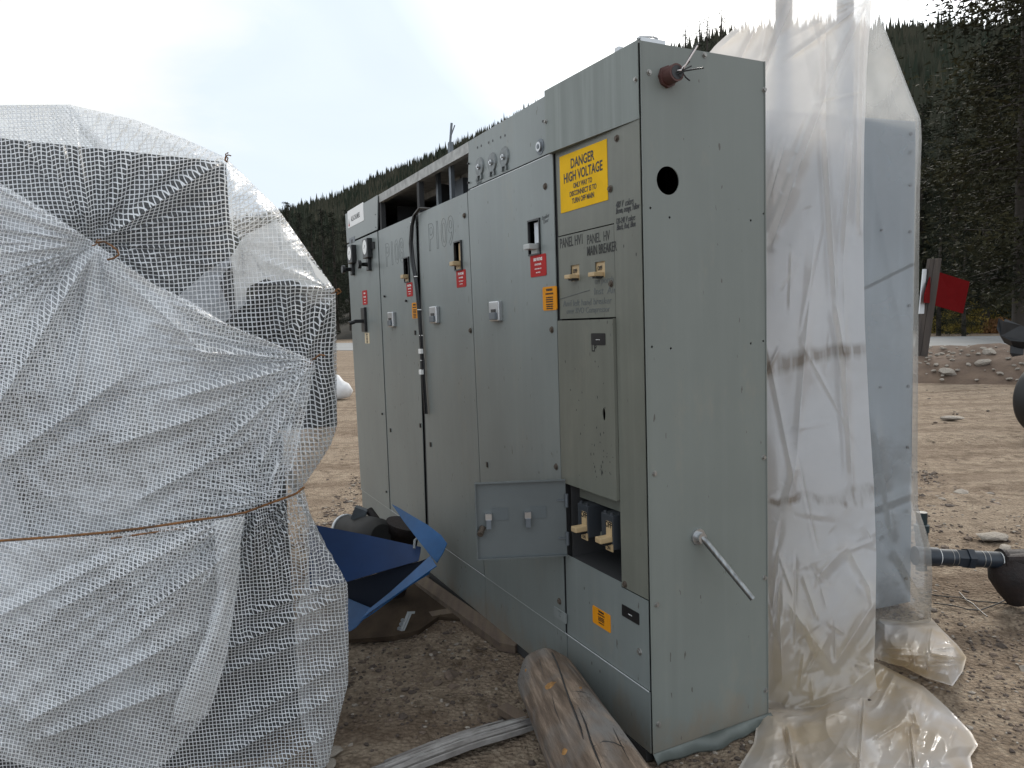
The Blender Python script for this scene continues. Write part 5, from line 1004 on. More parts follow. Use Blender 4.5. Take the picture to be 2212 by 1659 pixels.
for i, (xa, xb, yb, lb) in enumerate(((1683, 1714, 324, 'left of the two steel posts holding up the clear plastic'), (1816, 1845, 235, 'right of the two steel posts holding up the clear plastic'))):
    p0 = U((xa+xb)/2, yb, 3.38); w = (xb-xa)/FPX*3.38*.8; m = MB(); zz = p0.z; z1 = 3.32-.0*i
    for dx, dy, sx, sy in ((0, 0, w, .006), (-w/2, .025, .006, .05), (w/2, .025, .006, .05)): m.box((p0.x+dx, p0.y+dy, (zz+z1)/2), (sx, sy, z1-zz))
    tag(m.build('steel_post', POLEM), lb, 'post', 'steel posts under the plastic')
def plastic_bands(m):
    """dirty bands dried onto the sheet"""
    N = m.node_tree.nodes; L = m.node_tree.links
    dif = [n for n in N if n.type in ('BSDF_DIFFUSE', 'BSDF_TRANSLUCENT')]; src = dif[0].inputs[0].links[0].from_socket
    tc = N.new('ShaderNodeTexCoord'); sx = N.new('ShaderNodeSeparateXYZ'); L.new(tc.outputs['Object'], sx.inputs[0])
    mp = N.new('ShaderNodeMapping'); mp.inputs['Scale'].default_value = (26, 26, 2); L.new(tc.outputs['Object'], mp.inputs[0]); nl = N.new('ShaderNodeTexNoise'); nl.inputs['Scale'].default_value = 3.2; nl.inputs['Detail'].default_value = 2; L.new(tc.outputs['Object'], nl.inputs['Vector']); n = N.new('ShaderNodeTexNoise'); n.inputs['Scale'].default_value = 1; n.inputs['Detail'].default_value = 3; L.new(mp.outputs[0], n.inputs['Vector'])
    tot = None
    for zc_, w, k in ((1.30, .045, .8), (.74, .022, .75)):
        a = N.new('ShaderNodeMath'); a.operation = 'SUBTRACT'; L.new(sx.outputs[2], a.inputs[0]); a.inputs[1].default_value = zc_
        nn2 = N.new('ShaderNodeMath'); nn2.operation = 'MULTIPLY_ADD'; L.new(n.outputs[0], nn2.inputs[0]); nn2.inputs[1].default_value = .05; n3 = N.new('ShaderNodeMath'); n3.operation = 'MULTIPLY_ADD'; L.new(nl.outputs[0], n3.inputs[0]); n3.inputs[1].default_value = .30; L.new(a.outputs[0], n3.inputs[2]); L.new(n3.outputs[0], nn2.inputs[2])
        b = N.new('ShaderNodeMath'); b.operation = 'SUBTRACT'; L.new(nn2.outputs[0], b.inputs[0]); b.inputs[1].default_value = .175
        c = N.new('ShaderNodeMath'); c.operation = 'ABSOLUTE'; L.new(b.outputs[0], c.inputs[0]); r = N.new('ShaderNodeMapRange'); r.inputs[1].default_value = w*.4; r.inputs[2].default_value = w*1.3; r.inputs[3].default_value = k; r.inputs[4].default_value = 0; L.new(c.outputs[0], r.inputs[0])
        pm = N.new('ShaderNodeMapRange'); pm.inputs[1].default_value = .36; pm.inputs[2].default_value = .6; pm.inputs[3].default_value = .25; L.new(n.outputs[0], pm.inputs[0]); pq = N.new('ShaderNodeMath'); pq.operation = 'MULTIPLY'; L.new(pm.outputs[0], pq.inputs[0]); L.new(r.outputs[0], pq.inputs[1]); r = pq
        if tot is None: tot = r.outputs[0]
        else: mx = N.new('ShaderNodeMath'); mx.operation = 'MAXIMUM'; L.new(tot, mx.inputs[0]); L.new(r.outputs[0], mx.inputs[1]); tot = mx.outputs[0]
    for d_ in dif:
        src = d_.inputs[0].links[0].from_socket; mc = N.new('ShaderNodeMix'); mc.data_type = 'RGBA'; L.new(tot, mc.inputs[0]); L.new(src, mc.inputs[6]); mc.inputs[7].default_value = (.22, .15, .085, 1); L.new(mc.outputs[2], d_.inputs[0])
    fac = [l for l in m.node_tree.links if l.to_node.type == 'MIX_SHADER' and l.to_socket == l.to_node.inputs[0] and l.from_node.type == 'MAP_RANGE'][0]
    mu = N.new('ShaderNodeMath'); mu.operation = 'MULTIPLY_ADD'; mu.use_clamp = True; L.new(tot, mu.inputs[0]); mu.inputs[1].default_value = .22; fs, ts = fac.from_socket, fac.to_socket; L.new(fs, mu.inputs[2]); L.new(mu.outputs[0], ts)
plastic_bands(PL_OUT); 
ps = empty('plastic_sheeting', (0, 0, 0)); tag(ps, 'clear plastic sheeting draped over posts and a cabinet, its hem crumpled on the dirt', 'plastic sheet')
XY = coons([(1730, -190), (1800, -110), (1882, -14)], [(1560, 1400), (1760, 1345), (1892, 1347), (2011, 1345)], [(1730, -190), (1690, 60), (1600, 300), (1560, 700), (1560, 1400)],
           [(1882, -14), (1905, 45), (1935, 120), (1960, 185), (1989, 258), (1991, 300), (1987, 420), (1984, 700), (1982, 1000), (1983, 1095), (2000, 1145), (2012, 1190), (2014, 1250), (2011, 1345)], 170, 340)
X, Y = XY[..., 0], XY[..., 1]
D2 = [(1600, -150, 3.25), (1880, 0, 3.3), (1989, 260, 3.44), (1700, 260, 3.3), (1980, 700, 3.46), (1700, 700, 3.28), (1980, 1050, 3.44), (1700, 1050, 3.25), (2012, 1220, 3.42), (2010, 1340, 3.38), (1700, 1340, 3.2), (1890, 1340, 3.26)]
Dd = depth(X, Y, D2, 120)-ridges(X, Y, [(1889, 900, 1935, 1190, 7, .02), (1880, 1100, 1985, 1060, 6, .015), (1935, 1190, 1990, 1290, 7, .02), (1865, 620, 1985, 560, 3, .01), (1870, 300, 1945, 700, 8, .006), (1800, 1200, 1900, 1330, 8, .02)])-crumple(X, Y, 90, .005, 6, .1, 11)
sp_ = np.linspace(0, 1, 170)[None]; Dd = Dd+.12*np.clip((sp_-.965)/.035, 0, 1)**2
sheet('inner_sheet', XY, Dd, PL_IN, ps, back=((.2, 1, 0), 10, .8))
XY = coons([(1640, -195), (1780, -120), (1884, -10)], [(1480, 1500), (1600, 1515), (1662, 1530), (1700, 1543), (1780, 1550), (1850, 1535), (1895, 1490)], [(1640, -195), (1668, -10), (1640, 12), (1546, 97), (1460, 200), (1440, 600), (1450, 1200), (1480, 1500)],
           [(1884, -10), (1872, 150), (1867, 300), (1865, 500), (1868, 700), (1878, 900), (1888, 1050), (1893, 1200), (1891, 1350), (1888, 1440), (1895, 1490)], 300, 520)
X, Y = XY[..., 0], XY[..., 1]
D1 = [(1640, -180, 3.15), (1884, -10, 3.2), (1546, 97, 3.3), (1750, 300, 3.08), (1480, 500, 3.4), (1865, 500, 3.1), (1660, 700, 3.0), (1865, 900, 3.05), (1480, 1100, 3.3), (1700, 1100, 2.9), (1885, 1200, 2.98), (1700, 1400, 2.76), (1880, 1450, 2.84), (1500, 1480, 3.0), (1750, 1545, 2.70), (1880, 1500, 2.8)]
Dd = depth(X, Y, D1, 110)
Dd = Dd-ridges(X, Y, [(1878, 0, 1796, 172, 7, .03), (1796, 172, 1720, 380, 8, .035), (1720, 380, 1668, 530, 8, .03), (1783, -60, 1784, 280, 5, .02), (1784, 280, 1808, 664, 6, .025), (1808, 664, 1826, 780, 6, .03), (1826, 780, 1842, 1050, 6, .02), (1845, 270, 1822, 560, 6, .02), (1822, 560, 1830, 900, 6, .015), (1872, -5, 1862, 250, 5, .03), (1862, 250, 1858, 500, 5, .02), (1880, 0, 1700, 130, 5, .02), (1690, -60, 1600, 130, 6, .03), (1740, -60, 1640, 180, 6, .025), (1720, -40, 1560, 100, 5, .02),
                       (1700, 300, 1660, 440, 6, .02), (1760, 500, 1720, 1000, 9, .018), (1720, 1000, 1700, 1090, 7, .015), (1660, 1255, 1860, 1170, 8, .01), (1655, 740, 1720, 1060, 5, .012), (1700, 1300, 1800, 1440, 9, .03), (1800, 1440, 1890, 1300, 8, .03), (1690, 1540, 1840, 1480, 10, .035), (1840, 1480, 1890, 1440, 8, .03), (1680, 1180, 1690, 1480, 9, .025), (1760, 1250, 1830, 1180, 9, .03), (1830, 1180, 1890, 1290, 8, .02)])
def creases(X, Y, n, x0, x1, y0, y1, seed, w=(2.2, 4.), h=(.004, .010), steep=.75, L=(60, 260)):
    r = random.Random(seed); A = []
    for _ in range(n):
        x, y = r.uniform(x0, x1), r.uniform(y0, y1); a = (PI/2+r.gauss(0, .22)) if r.random() < steep else r.uniform(0, PI); l = r.uniform(*L)*(1 if abs(a-PI/2) < .6 else .5); A.append((x, y, x+math.cos(a)*l, y+math.sin(a)*l, r.uniform(*w), r.uniform(*h)*r.choice((1, 1, -1))))
    return ridges(X, Y, A)
Dd = Dd-creases(X, Y, 16, 1650, 1890, -60, 1250, 5)-creases(X, Y, 30, 1640, 1900, 1050, 1520, 6, (2.5, 5), (.006, .016), .3, (40, 130))
low = np.clip((Y-1050)/350, 0, 1)
Dd = Dd-fans(X, Y, [(1882, -10, 26, .012, 80, 350, 12), (1690, -150, 26, .02, 80, 300, 13)])-crumple(X, Y, 110, .006, 9, .05, 14)-low*crumple(X, Y, 90, .045, 1.8, .5, 15)
Dd = np.minimum(Dd, np.where(Y > 1300, (CAMH-.015)/np.maximum(1e-3, -(FWv[2]+RTv[2]*(X-1106)/FPX+UPv[2]*(829.5-Y)/FPX)), 99))
sheet('outer_sheet', XY, Dd, PL_OUT, ps)
def gsheet(name, top, bot, left, right, ns, nt, m, hfun, cs, amp, seed):
    XY = coons(top, bot, left, right, ns, nt, 1); X, Y = XY[..., 0], XY[..., 1]; zc_ = -(FWv[2]+RTv[2]*(X-1106)/FPX+UPv[2]*(829.5-Y)/FPX)
    kr = creases(X, Y, 24, X.min(), X.max(), Y.min(), Y.max(), seed, (2.5, 6), (.012, .035), .2, (50, 170))
    h = np.maximum(.008, np.abs(kr)+hfun(X, Y)+crumple(X, Y, cs, amp, 1.6, .4, seed)+crumple(X, Y, cs*.5, amp*.2, 1.3, 1.2, seed+1)); s = np.linspace(0, 1, ns)[None]; t = np.linspace(0, 1, nt)[:, None]
    e = np.minimum(np.minimum(s, 1-s)*8, np.minimum(t, 1-t)*8); h = .008+(h-.008)*np.clip(e, .1, 1); return sheet(name, XY, (CAMH-h)/zc_, m, ps)
OCT = 3
gsheet('crumpled_hem', [(1892, 1335), (1960, 1345), (2012, 1335), (2030, 1355)], [(1880, 1425), (1950, 1440), (2000, 1465), (2058, 1482)], [(1892, 1335), (1886, 1380), (1880, 1425)], [(2030, 1355), (2070, 1395), (2088, 1420), (2080, 1450), (2058, 1482)], 120, 110, PL_GND,
       lambda X, Y: .03+.13*np.exp(-((X-2000)/70)**2-((Y-1400)/45)**2), 85, .13, 21)
gsheet('trailing_sheet', [(1640, 1530), (1750, 1540), (1830, 1490), (1885, 1428), (1905, 1436)], [(1560, 1740), (1800, 1760), (2120, 1740)], [(1640, 1530), (1628, 1606), (1595, 1659), (1560, 1740)], [(1905, 1436), (1995, 1482), (2048, 1530), (2098, 1582), (2113, 1610), (2096, 1635), (2120, 1740)], 260, 190, PL_GND,
       lambda X, Y: .03+.05*np.exp(-((X-1870)/60)**2-((Y-1620)/50)**2)+.05*np.exp(-((X-2050)/40)**2-((Y-1620)/60)**2), 125, .15, 23)

# ---------------------------------------------------------------- things on the ground
def orient(p, q_, roll=0):
    z = (q_-p).normalized(); x = z.orthogonal().normalized(); y = z.cross(x); return Matrix((x, y, z)).transposed()
# the log
pA = G(1168, 1446, .12); pB = G(1372, 1800, .125); pA.z = .12; pB.z = .125; ax_ = (pB-pA).normalized(); Ln = (pB-pA).length
n = 56; ms = 44; M_ = orient(pA, pB); V = []
rr = random.Random(9); side_ = [rr.uniform(-.05, .05) for _ in range(n)]
for j in range(ms+1):
    t = j/ms; rad = lerp(.112, .132, min(1, t*1.6))
    if t < .07: rad *= math.sqrt(max(.02, 1-((.07-t)/.07)**2*.96))*.98
    for k in range(n):
        a = 2*PI*k/n; w = 1+.035*math.sin(a*3+1+t*2)+.02*math.sin(a*7+t*5)+.025*(float(fbm(np.array(a*4.), np.array(t*14.)))-.47)
        crack = -.18*math.exp(-(((a-CRK(t))/.035)**2)) if False else 0
        V.append(Vector((math.cos(a)*rad*w, math.sin(a)*rad*w*.96, t*Ln)))
m = MB(); m.v = [tuple(v) for v in V]; m.f = [(j*n+k, j*n+(k+1) % n, (j+1)*n+(k+1) % n, (j+1)*n+k) for j in range(ms) for k in range(n)]; m.m = [0]*len(m.f); m.sm = [True]*len(m.f)
m.add([V[k] for k in range(n)], [tuple(range(n))[::-1]]); m.add([V[ms*n+k] for k in range(n)], [tuple(range(n))])
log = m.build('log', LOGM); log.matrix_world = Matrix.Translation(pA) @ M_.to_4x4(); tag(log, 'barkless weathered log lying on the dirt beside the cabinet front', 'log')
# long dark drying cracks along the log and pale knots
ivw = log.matrix_world.inverted()
def on_log(x, y, out=.001):
    r = ivw.to_3x3() @ ray(x, y); o = ivw @ CP; a = r.x*r.x+r.y*r.y; b = 2*(o.x*r.x+o.y*r.y); R_ = .13; c = o.x*o.x+o.y*o.y-R_*R_; ds = b*b-4*a*c
    if ds < 0: return None
    p = o+r*((-b-math.sqrt(ds))/(2*a)); t = p.z/Ln; j = max(0, min(ms, t*ms)); j0 = int(j); a = math.atan2(p.y, p.x) % (2*PI); k = a/(2*PI)*n; k0 = int(k) % n
    P_ = V[j0*n+k0].lerp(V[j0*n+(k0+1) % n], k-int(k)); Q_ = V[min(ms, j0+1)*n+k0].lerp(V[min(ms, j0+1)*n+(k0+1) % n], k-int(k)); rad = lerp(math.hypot(P_.x, P_.y), math.hypot(Q_.x, Q_.y), j-j0)+out
    return Vector((math.cos(a)*rad, math.sin(a)*rad, p.z))
ck = MB(); zl = q((1000, 1800, .42948))
for pl, w in (([(1405, 165), (1440, 240), (1475, 320), (1500, 400), (1530, 500), (1560, 590), (1600, 690), (1635, 780), (1650, 850)], .0032), ([(1620, 640), (1670, 760), (1700, 860), (1740, 960), (1775, 1048)], .003), ([(1330, 200), (1345, 300), (1370, 400)], .0012), ([(1430, 540), (1450, 640), (1490, 740)], .0014), ([(1560, 515), (1640, 522), (1700, 545)], .0018), ([(1720, 905), (1790, 875), (1860, 880), (1930, 915)], .0022), ([(1850, 780), (1900, 880), (1960, 1000)], .0016)):
    pts = [on_log(*zl(*p), .0006) for p in pl]; pts = [p for p in pts if p]; 
    if len(pts) > 1: ck.tube(pts, [w*.3]+[w]*(len(pts)-2)+[w*.3] if len(pts) > 2 else w, 5)
ck.build('drying_cracks', BLACK, log)
kt = MB()
for (x, y, s) in ((1425, 470, .024), (1232, 362, .010), (1505, 935, .018), (1635, 495, .009)):
    c = on_log(*zl(x, y), -.004)
    if c is None: continue
    rn = Vector((c.x, c.y, 0)).normalized(); tz = Vector((0, 0, 1)); tt = rn.cross(tz); k = 12
    ring = [c+tz*math.cos(2*PI*i/k)*s*rr.uniform(.9, 1.4)+tt*math.sin(2*PI*i/k)*s*rr.uniform(.7, 1.1) for i in range(k)]; kt.add(ring+[c+rn*.010], [(i, (i+1) % k, k) for i in range(k)], 0, True)
kt.build('knot', LOGY, log)
# splintered board
def splinter(name, a, b, w0, label):
    rr = random.Random(4); A, B = G(*a), G(*b); d = B-A; L_ = d.length; d.normalize(); nn = Vector((-d.y, d.x, 0)); m = MB()
    for k in range(26):
        off = (k/25-.5)*w0+rr.uniform(-.003, .003); t0 = rr.uniform(0, .25) if rr.random() < .35 else rr.uniform(0, .04); t1 = 1-(rr.uniform(0, .3) if rr.random() < .35 else rr.uniform(0, .05)); w = rr.uniform(.0025, .006); h = .028*(1-abs(k/25-.5)*1.1)+rr.uniform(-.005, .004); ns = 9; V_ = []
        for i in range(ns):
            t = lerp(t0, t1, i/(ns-1)); sw = w*(.15 if i in (0, ns-1) else 1); arch = .012*math.sin(PI*t); p = A+d*L_*t+nn*(off+.003*math.sin(t*2.6)+rr.uniform(-.0008, .0008)); z = h+arch+rr.uniform(-.001, .001)
            for (du, dz) in ((-sw, -.018), (-sw, 0), (0, .0022), (sw, 0), (sw, -.018)): V_.append((p.x+nn.x*du, p.y+nn.y*du, max(.001, z+dz)))
        m.add(V_, [(i*5+j, i*5+j+1, i*5+5+j+1, i*5+5+j) for i in range(ns-1) for j in range(4)]+[(0, 1, 2, 3, 4), tuple(range((ns-1)*5, ns*5))], rr.choice((0, 0, 1, 2)))
    tag(m.build(name, [SPLW, SPL2, SPL3]), label, 'board')
SPL2 = mat('pale_splinter', (.36, .35, .33), .85, var=.3, vscale=(20, 20, 20)); SPL3 = mat('dark_splinter', (.12, .11, .10), .9, var=.4, vscale=(20, 20, 20))
splinter('splintered_board', (800, 1684), (1152, 1562), .085, 'silver grey splintered board lying against the log')
def plank(name, a, b, w, h, label, m=WOODP, z=0.0, parent=None, point=False):
    A = G(*a, z+h/2); B = G(*b, z+h/2); d = (B-A); L_ = d.length; d.normalize(); nn = Vector((-d.y, d.x, 0)); mm = MB()
    P = [A-nn*w/2, B-nn*w/2, B+nn*w/2, A+nn*w/2] if not point else [A-nn*w/2, B-nn*w/2-d*.07, B, B+nn*w/2-d*.03, A+nn*w/2]
    k = len(P); mm.add([(p.x, p.y, z) for p in P]+[(p.x, p.y, z+h) for p in P], [tuple(range(k))[::-1], tuple(range(k, 2*k))]+[(i, (i+1) % k, k+(i+1) % k, k+i) for i in range(k)])
    return tag(mm.build(name, m, parent, bevel=.002), label, 'plank')
plank('wooden_plank', (885, 1240), (1113, 1404), .085, .04, 'long brown plank with a pointed end lying along the cabinet base', point=True)
plank('wooden_plank', (930, 1330), (1030, 1312), .07, .018, 'short thin slat under the long brown plank', z=.0)
plank('wooden_plank', (985, 1290), (1035, 1335), .06, .02, 'short board between the long plank and the cabinet base')
plank('wooden_plank', (1085, 1530), (1135, 1560), .05, .03, 'stub of wood half hidden where the splintered board meets the log')
pl = MB(); P = [G(x, y, .012) for x, y in ((752, 1384), (850, 1379), (905, 1366), (948, 1334), (1000, 1338), (985, 1300), (940, 1262), (870, 1262), (752, 1300))]; k = len(P)
pl.add([(p.x, p.y, .018+.006*math.sin(i)) for i, p in enumerate(P)]+[(p.x, p.y, .0) for p in P], [tuple(range(k)), tuple(range(k, 2*k))[::-1]]+[(i, k+i, k+(i+1) % k, (i+1) % k) for i in range(k)])
tag(pl.build('plywood_sheet', PLY), 'flat weathered plywood sheet on the dirt under the bent blue metal', 'plywood')
# perforated bracket
br = MB(); a = G(868, 1364, .02); b = G(884, 1326, .07); d = b-a; br.tube([a, b], .004, 4); 
c0 = Vector(a); sx_ = Vector((.012, 0, 0)); br.add([a-sx_, a+sx_, b+sx_, b-sx_, a-sx_+Vector((0, .004, .002)), a+sx_+Vector((0, .004, .002)), b+sx_+Vector((0, .004, .002)), b-sx_+Vector((0, .004, .002))], [(0, 1, 2, 3), (4, 7, 6, 5), (0, 4, 5, 1), (1, 5, 6, 2), (2, 6, 7, 3), (3, 7, 4, 0)])
for t in (.15, .4, .62): p = a.lerp(b, t)-sx_*1.5; br.tube([p+Vector((0, -.002, 0)), p+Vector((0, .004, 0))], .010, 10)
br.add([b-sx_, b+sx_*2.2, b+sx_*2.2+Vector((0, .02, .004)), b-sx_+Vector((0, .02, .004))], [(0, 1, 2, 3)])
tag(br.build('metal_bracket', TIN), 'small grey perforated bracket leaning on the plywood', 'bracket')
# bent blue sheet metal
bs = empty('blue_sheet_metal', (0, 0, 0)); tag(bs, 'crumpled folded blue sheet metal cover lying between tarpaulin and cabinets', 'sheet metal')
def bpoly(name, pts, m, th=.004):
    """pts: (zoom x, zoom y, depth)"""
    Q_ = np.array([(*zb(x, y), 1.) for x, y, d in pts]); cf = np.linalg.lstsq(Q_, np.array([1/d for *_, d in pts]), rcond=None)[0]
    P = [U(a_[0], a_[1], float(1/(a_ @ cf))) for a_ in Q_]; mm = MB(); k = len(P); nrm = (P[1]-P[0]).cross(P[-1]-P[0]).normalized()*th
    mm.add(P+[p+nrm for p in P], [tuple(range(k)), tuple(range(k, 2*k))[::-1]]+[(i, k+i, k+(i+1) % k, (i+1) % k) for i in range(k)]); o = mm.build(name, m, bs); return o
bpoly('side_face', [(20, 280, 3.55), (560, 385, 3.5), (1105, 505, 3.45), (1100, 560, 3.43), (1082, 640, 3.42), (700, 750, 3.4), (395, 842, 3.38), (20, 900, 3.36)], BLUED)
bpoly('upturned_flap', [(820, 88, 3.62), (870, 112, 3.6), (1000, 190, 3.55), (1170, 290, 3.44), (1300, 390, 3.36), (1357, 470, 3.3), (1320, 560, 3.29), (1258, 660, 3.28), (1190, 580, 3.34), (1080, 440, 3.42), (940, 260, 3.52)], BLUE)
bpoly('folded_lip', [(1195, 590, 3.30), (1256, 690, 3.26), (1190, 735, 3.24), (1000, 870, 3.2), (800, 1010, 3.2), (620, 1130, 3.25), (530, 1200, 3.3), (600, 1110, 3.3), (800, 950, 3.26), (1000, 770, 3.28)], BLUE)
bpoly('folded_lip', [(1195, 735, 3.27), (1180, 770, 3.26), (1000, 880, 3.24), (640, 1150, 3.28), (500, 1240, 3.34), (640, 1135, 3.31), (1000, 870, 3.26)], BLUE)
bpoly('lower_face', [(380, 1000, 3.5), (640, 1110, 3.36), (560, 1190, 3.36), (470, 1290, 3.4), (415, 1325, 3.42), (360, 1330, 3.45)], BLUE)
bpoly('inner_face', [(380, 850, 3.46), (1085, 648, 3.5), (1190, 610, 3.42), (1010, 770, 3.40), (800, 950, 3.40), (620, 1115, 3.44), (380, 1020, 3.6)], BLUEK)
m = MB(); p = U(*zb(1040, 520), 3.40); m.tube([p, U(*zb(1045, 440), 3.42), U(*zb(1075, 415), 3.44)], .006, 6); m.build('bent_tab', TIN, bs)
# motor and pipes behind the blue metal
mo = empty('pump_motor', (0, 0, 0)); tag(mo, 'dark cylindrical pump motor with a white end ring behind the blue metal', 'motor')
ma, mb = U(*zb(390, 335), 4.2), U(*zb(690, 395), 3.85); dv = (mb-ma)
m = MB(); m.tube([ma, ma+dv*.25, ma+dv*.3, ma+dv*.62, ma+dv*.66, ma+dv*1.0, ma+dv*1.12], [.08, .08, .083, .085, .092, .089, .062], 26); m.build('motor_body', MOTB, mo)
m = MB(); m.tube([ma-dv*.10, ma-dv*.06, ma+dv*.0], [.075, .086, .086], 26); m.build('end_ring', SIGNW, mo)
m = MB(); b_ = ma+dv*.45+Vector((0, 0, .07)); m.box(b_+Vector((0, 0, .03)), (.07, .05, .07), 0, Matrix.Rotation(.4, 3, 'Y')); m.build('terminal_lug', STEEL, mo)
m = MB(); b_ = U(*zb(690, 270), 4.0); t_ = U(*zb(603, 150), 4.05); m.tube([b_, t_], .022, 14); m.build('pipe_stub', RUSTD, mo)
dr_ = MB(); b_ = U(*zb(800, 930), 3.95); t_ = U(*zb(950, 275), 3.9); dr_.tube([b_, b_.lerp(t_, .88), b_.lerp(t_, .89), t_], [.088, .088, .102, .1], 24); tag(dr_.build('rusty_pipe', RUSTD), 'short upright rusty flanged pipe beside the motor and the blue flap', 'pipe')
# white rag far left between tarp and cabinets
def blob_cloth(name, pts, base_d, m, label, cat):
    mm = MB(); P = [U(x, y, base_d) for x, y in pts]; c = sum(P, Vector())/len(P); c.y -= .12; k = len(P); rr = random.Random(2); mid = [p.lerp(c, .5)+Vector((rr.uniform(-.03, .03), rr.uniform(-.06, 0), rr.uniform(-.02, .03))) for p in P]
    Bk = [p+Vector((0, .15, -.02)) for p in P]; mm.add(P+mid+[c]+Bk, [(i, (i+1) % k, k+(i+1) % k, k+i) for i in range(k)]+[(k+i, k+(i+1) % k, 2*k) for i in range(k)]+[(i, (i+1) % k, 2*k+1+(i+1) % k, 2*k+1+i) for i in range(k)], 0, True)
    tag(mm.build(name, m), label, cat)
blob_cloth('white_rag', [zd(-60, 380), zd(25, 375), zd(70, 430), zd(120, 455), zd(160, 520), zd(130, 580), zd(25, 605), zd(-60, 610)], 1.475*FPX/150*.98, RAGM, 'white plastic scrap on the dirt between the tarpaulin and the far cabinet', 'rag')
# ---- right side: pipe fittings
pf = empty('pipe_fitting', (0, 0, 0)); tag(pf, 'dark blue threaded pipe assembly running from the plastic to a rusty valve', 'pipe')
def zpp(x, y, d=3.62): return U(*zp(x, y), d)
a, b = zpp(250, 850), zpp(1345, 905); dv = b-a; Lx = dv.length; r_ = .0405
def pipe_part(name, t0, t1, rr_, m, nseg=24, sm=True): mm = MB(); mm.tube([a+dv*t0, a+dv*t1], rr_, nseg, 0, smooth=sm); return mm.build(name, m, pf)
NAVY = mat('dark_navy_pipe', (.014, .022, .034), .4, var=.3, vscale=(30, 30, 30))
pipe_part('pipe', -.1, .185, .046, NAVY); pipe_part('thread_tape', .185, .2, .041, WHT); pipe_part('pipe', .2, .42, .040, NAVY); pipe_part('hex_union', .42, .54, .045, NAVY, 6, False); pipe_part('hex_nut', .54, .62, .052, STEEL if False else NAVY, 6, False); pipe_part('pipe', .62, .735, .040, NAVY)
pipe_part('collar', .735, .742, .0415, BOLT); pipe_part('collar', .80, .807, .0415, BOLT); pipe_part('pipe', .742, .965, .0405, NAVY); pipe_part('thread_tape', .965, .98, .04, WHT)
for t in (.345, .408): pipe_part('collar', t, t+.005, .041, BOLT)
va = empty('rusty_valve', (0, 0, 0)); tag(va, 'big dark rusty valve body at the end of the pipe assembly', 'valve')
m = MB(); m.tube([a+dv*.98, a+dv*1.03, a+dv*1.035, a+dv*1.4, a+dv*1.7], [.056, .056, .048, .052, .07], 24); m.build('valve_body', RUSTD, va)
m = MB(); c_ = a+dv*1.2; m.box(c_+Vector((0, 0, -.02)), (.17, .12, .13), 0, bev=.02); m.tube([c_, c_+Vector((-.02, 0, -.06)), c_+Vector((-.02, 0, -.075)), c_+Vector((0, 0, -.14)), c_+Vector((.02, 0, -.2))], [.085, .11, .105, .085, .06], 20, 0); m.build('valve_flange', RUSTD, va)
vf = MB(); c_ = zpp(240, 240, 3.75); vv = [c_+Vector((0, 0, -z_)) for z_ in (0, .06, .065, .10, .105, .15, .155, .30)]; vf.tube(vv, [.026, .026, .036, .036, .03, .03, .026, .026], 14, 0, smooth=False); o = tag(vf.build('upright_valve', GREENV), 'small dark teal upright fitting just behind the edge of the plastic', 'pipe fitting')
# wire strands on the dirt
def strand(pts, label, r=.003):
    m = MB(); m.tube([G(*zp(x, y), .012) for x, y in pts], r, 5); tag(m.build('thin_wire', BLACK), label, 'wire')
strand([(380, 1385), (560, 1410), (760, 1420), (960, 1470), (1300, 1500), (1659, 1530)], 'upper thin dark wire running right across the dirt below the pipe')
strand([(400, 1500), (700, 1540), (880, 1590), (1050, 1600), (1300, 1510), (1420, 1450)], 'lower thin dark wire curving across the dirt below the pipe')
strand([(760, 1350), (860, 1460), (950, 1510), (1030, 1590), (1150, 1690)], 'short thin wire crossing the other two below the pipe')
for i, (x, y, s, lb) in enumerate(((2148, 1162, .09, 'flat pale stone beyond the rusty valve'), (2170, 1183, .045, 'small pale stone just above the end of the pipe'), (2035, 1078, .03, 'tiny pale chip on the yard right of the plastic'), (2050, 905, .12, 'flat pale stone patch in the middle of the right yard'), (720, 1625, .035, 'grey stone at the foot of the mesh tarpaulin'), (712, 1648, .025, 'smaller grey stone below the one by the tarpaulin'))):
    p = G(x, y); o = bpy.data.objects.new('stone', ROCKS[i % 6]); COL.objects.link(o); o.location = (p.x, p.y, s*.12); o.scale = (s*1.3, s*.8, s*.45); o.rotation_euler = (0, 0, i); tag(o, lb, 'stone')
# timber post with the red board, on the berm
BM = BERM
sg = empty('sign_post', (0, 0, 0)); tag(sg, 'dark brown double timber post carrying a red board and a white board', 'sign post')
dS = 16.0; pb = U(1991, 765, dS); pt = U(2011, 561, dS); wd = .16
for i, (o_, w_) in enumerate(((-.085, .09), (.045, .155))):
    m = MB(); Mx = Matrix((Vector((1, 0, 0)), Vector((0, 1, 0)), (pt-pb).normalized())).transposed(); m.box((pb+pt)/2+Vector((o_+.03, 0, -.1)), (w_, .12, (pt-pb).length+.2), 0, None, bev=.008); o = m.build('timber', POSTW, sg)
    mid = (pb+pt)/2; sh_ = (pt.x-pb.x)/(pt.z-pb.z)
    for v in o.data.vertices: v.co.x += (v.co.z-mid.z)*sh_
def sbox(name, pts, m, th=.02, par=sg):
    P = [U(x, y, d) for x, y, d in pts]; mm = MB(); k = len(P); nrm = (P[1]-P[0]).cross(P[2]-P[0]).normalized()*th
    mm.add(P+[p+nrm for p in P], [tuple(range(k)), tuple(range(k, 2*k))[::-1]]+[(i, k+i, k+(i+1) % k, (i+1) % k) for i in range(k)]); return mm.build(name, m, par)
def zsd(x, y, d): X_, Y_ = zs(x, y); return (X_, Y_, d)
sbox('red_board', [zsd(365, 355, dS+.15), zsd(705, 462, dS+.9), zsd(632, 806, dS+.9), zsd(340, 722, dS+.15)], SIGNR)
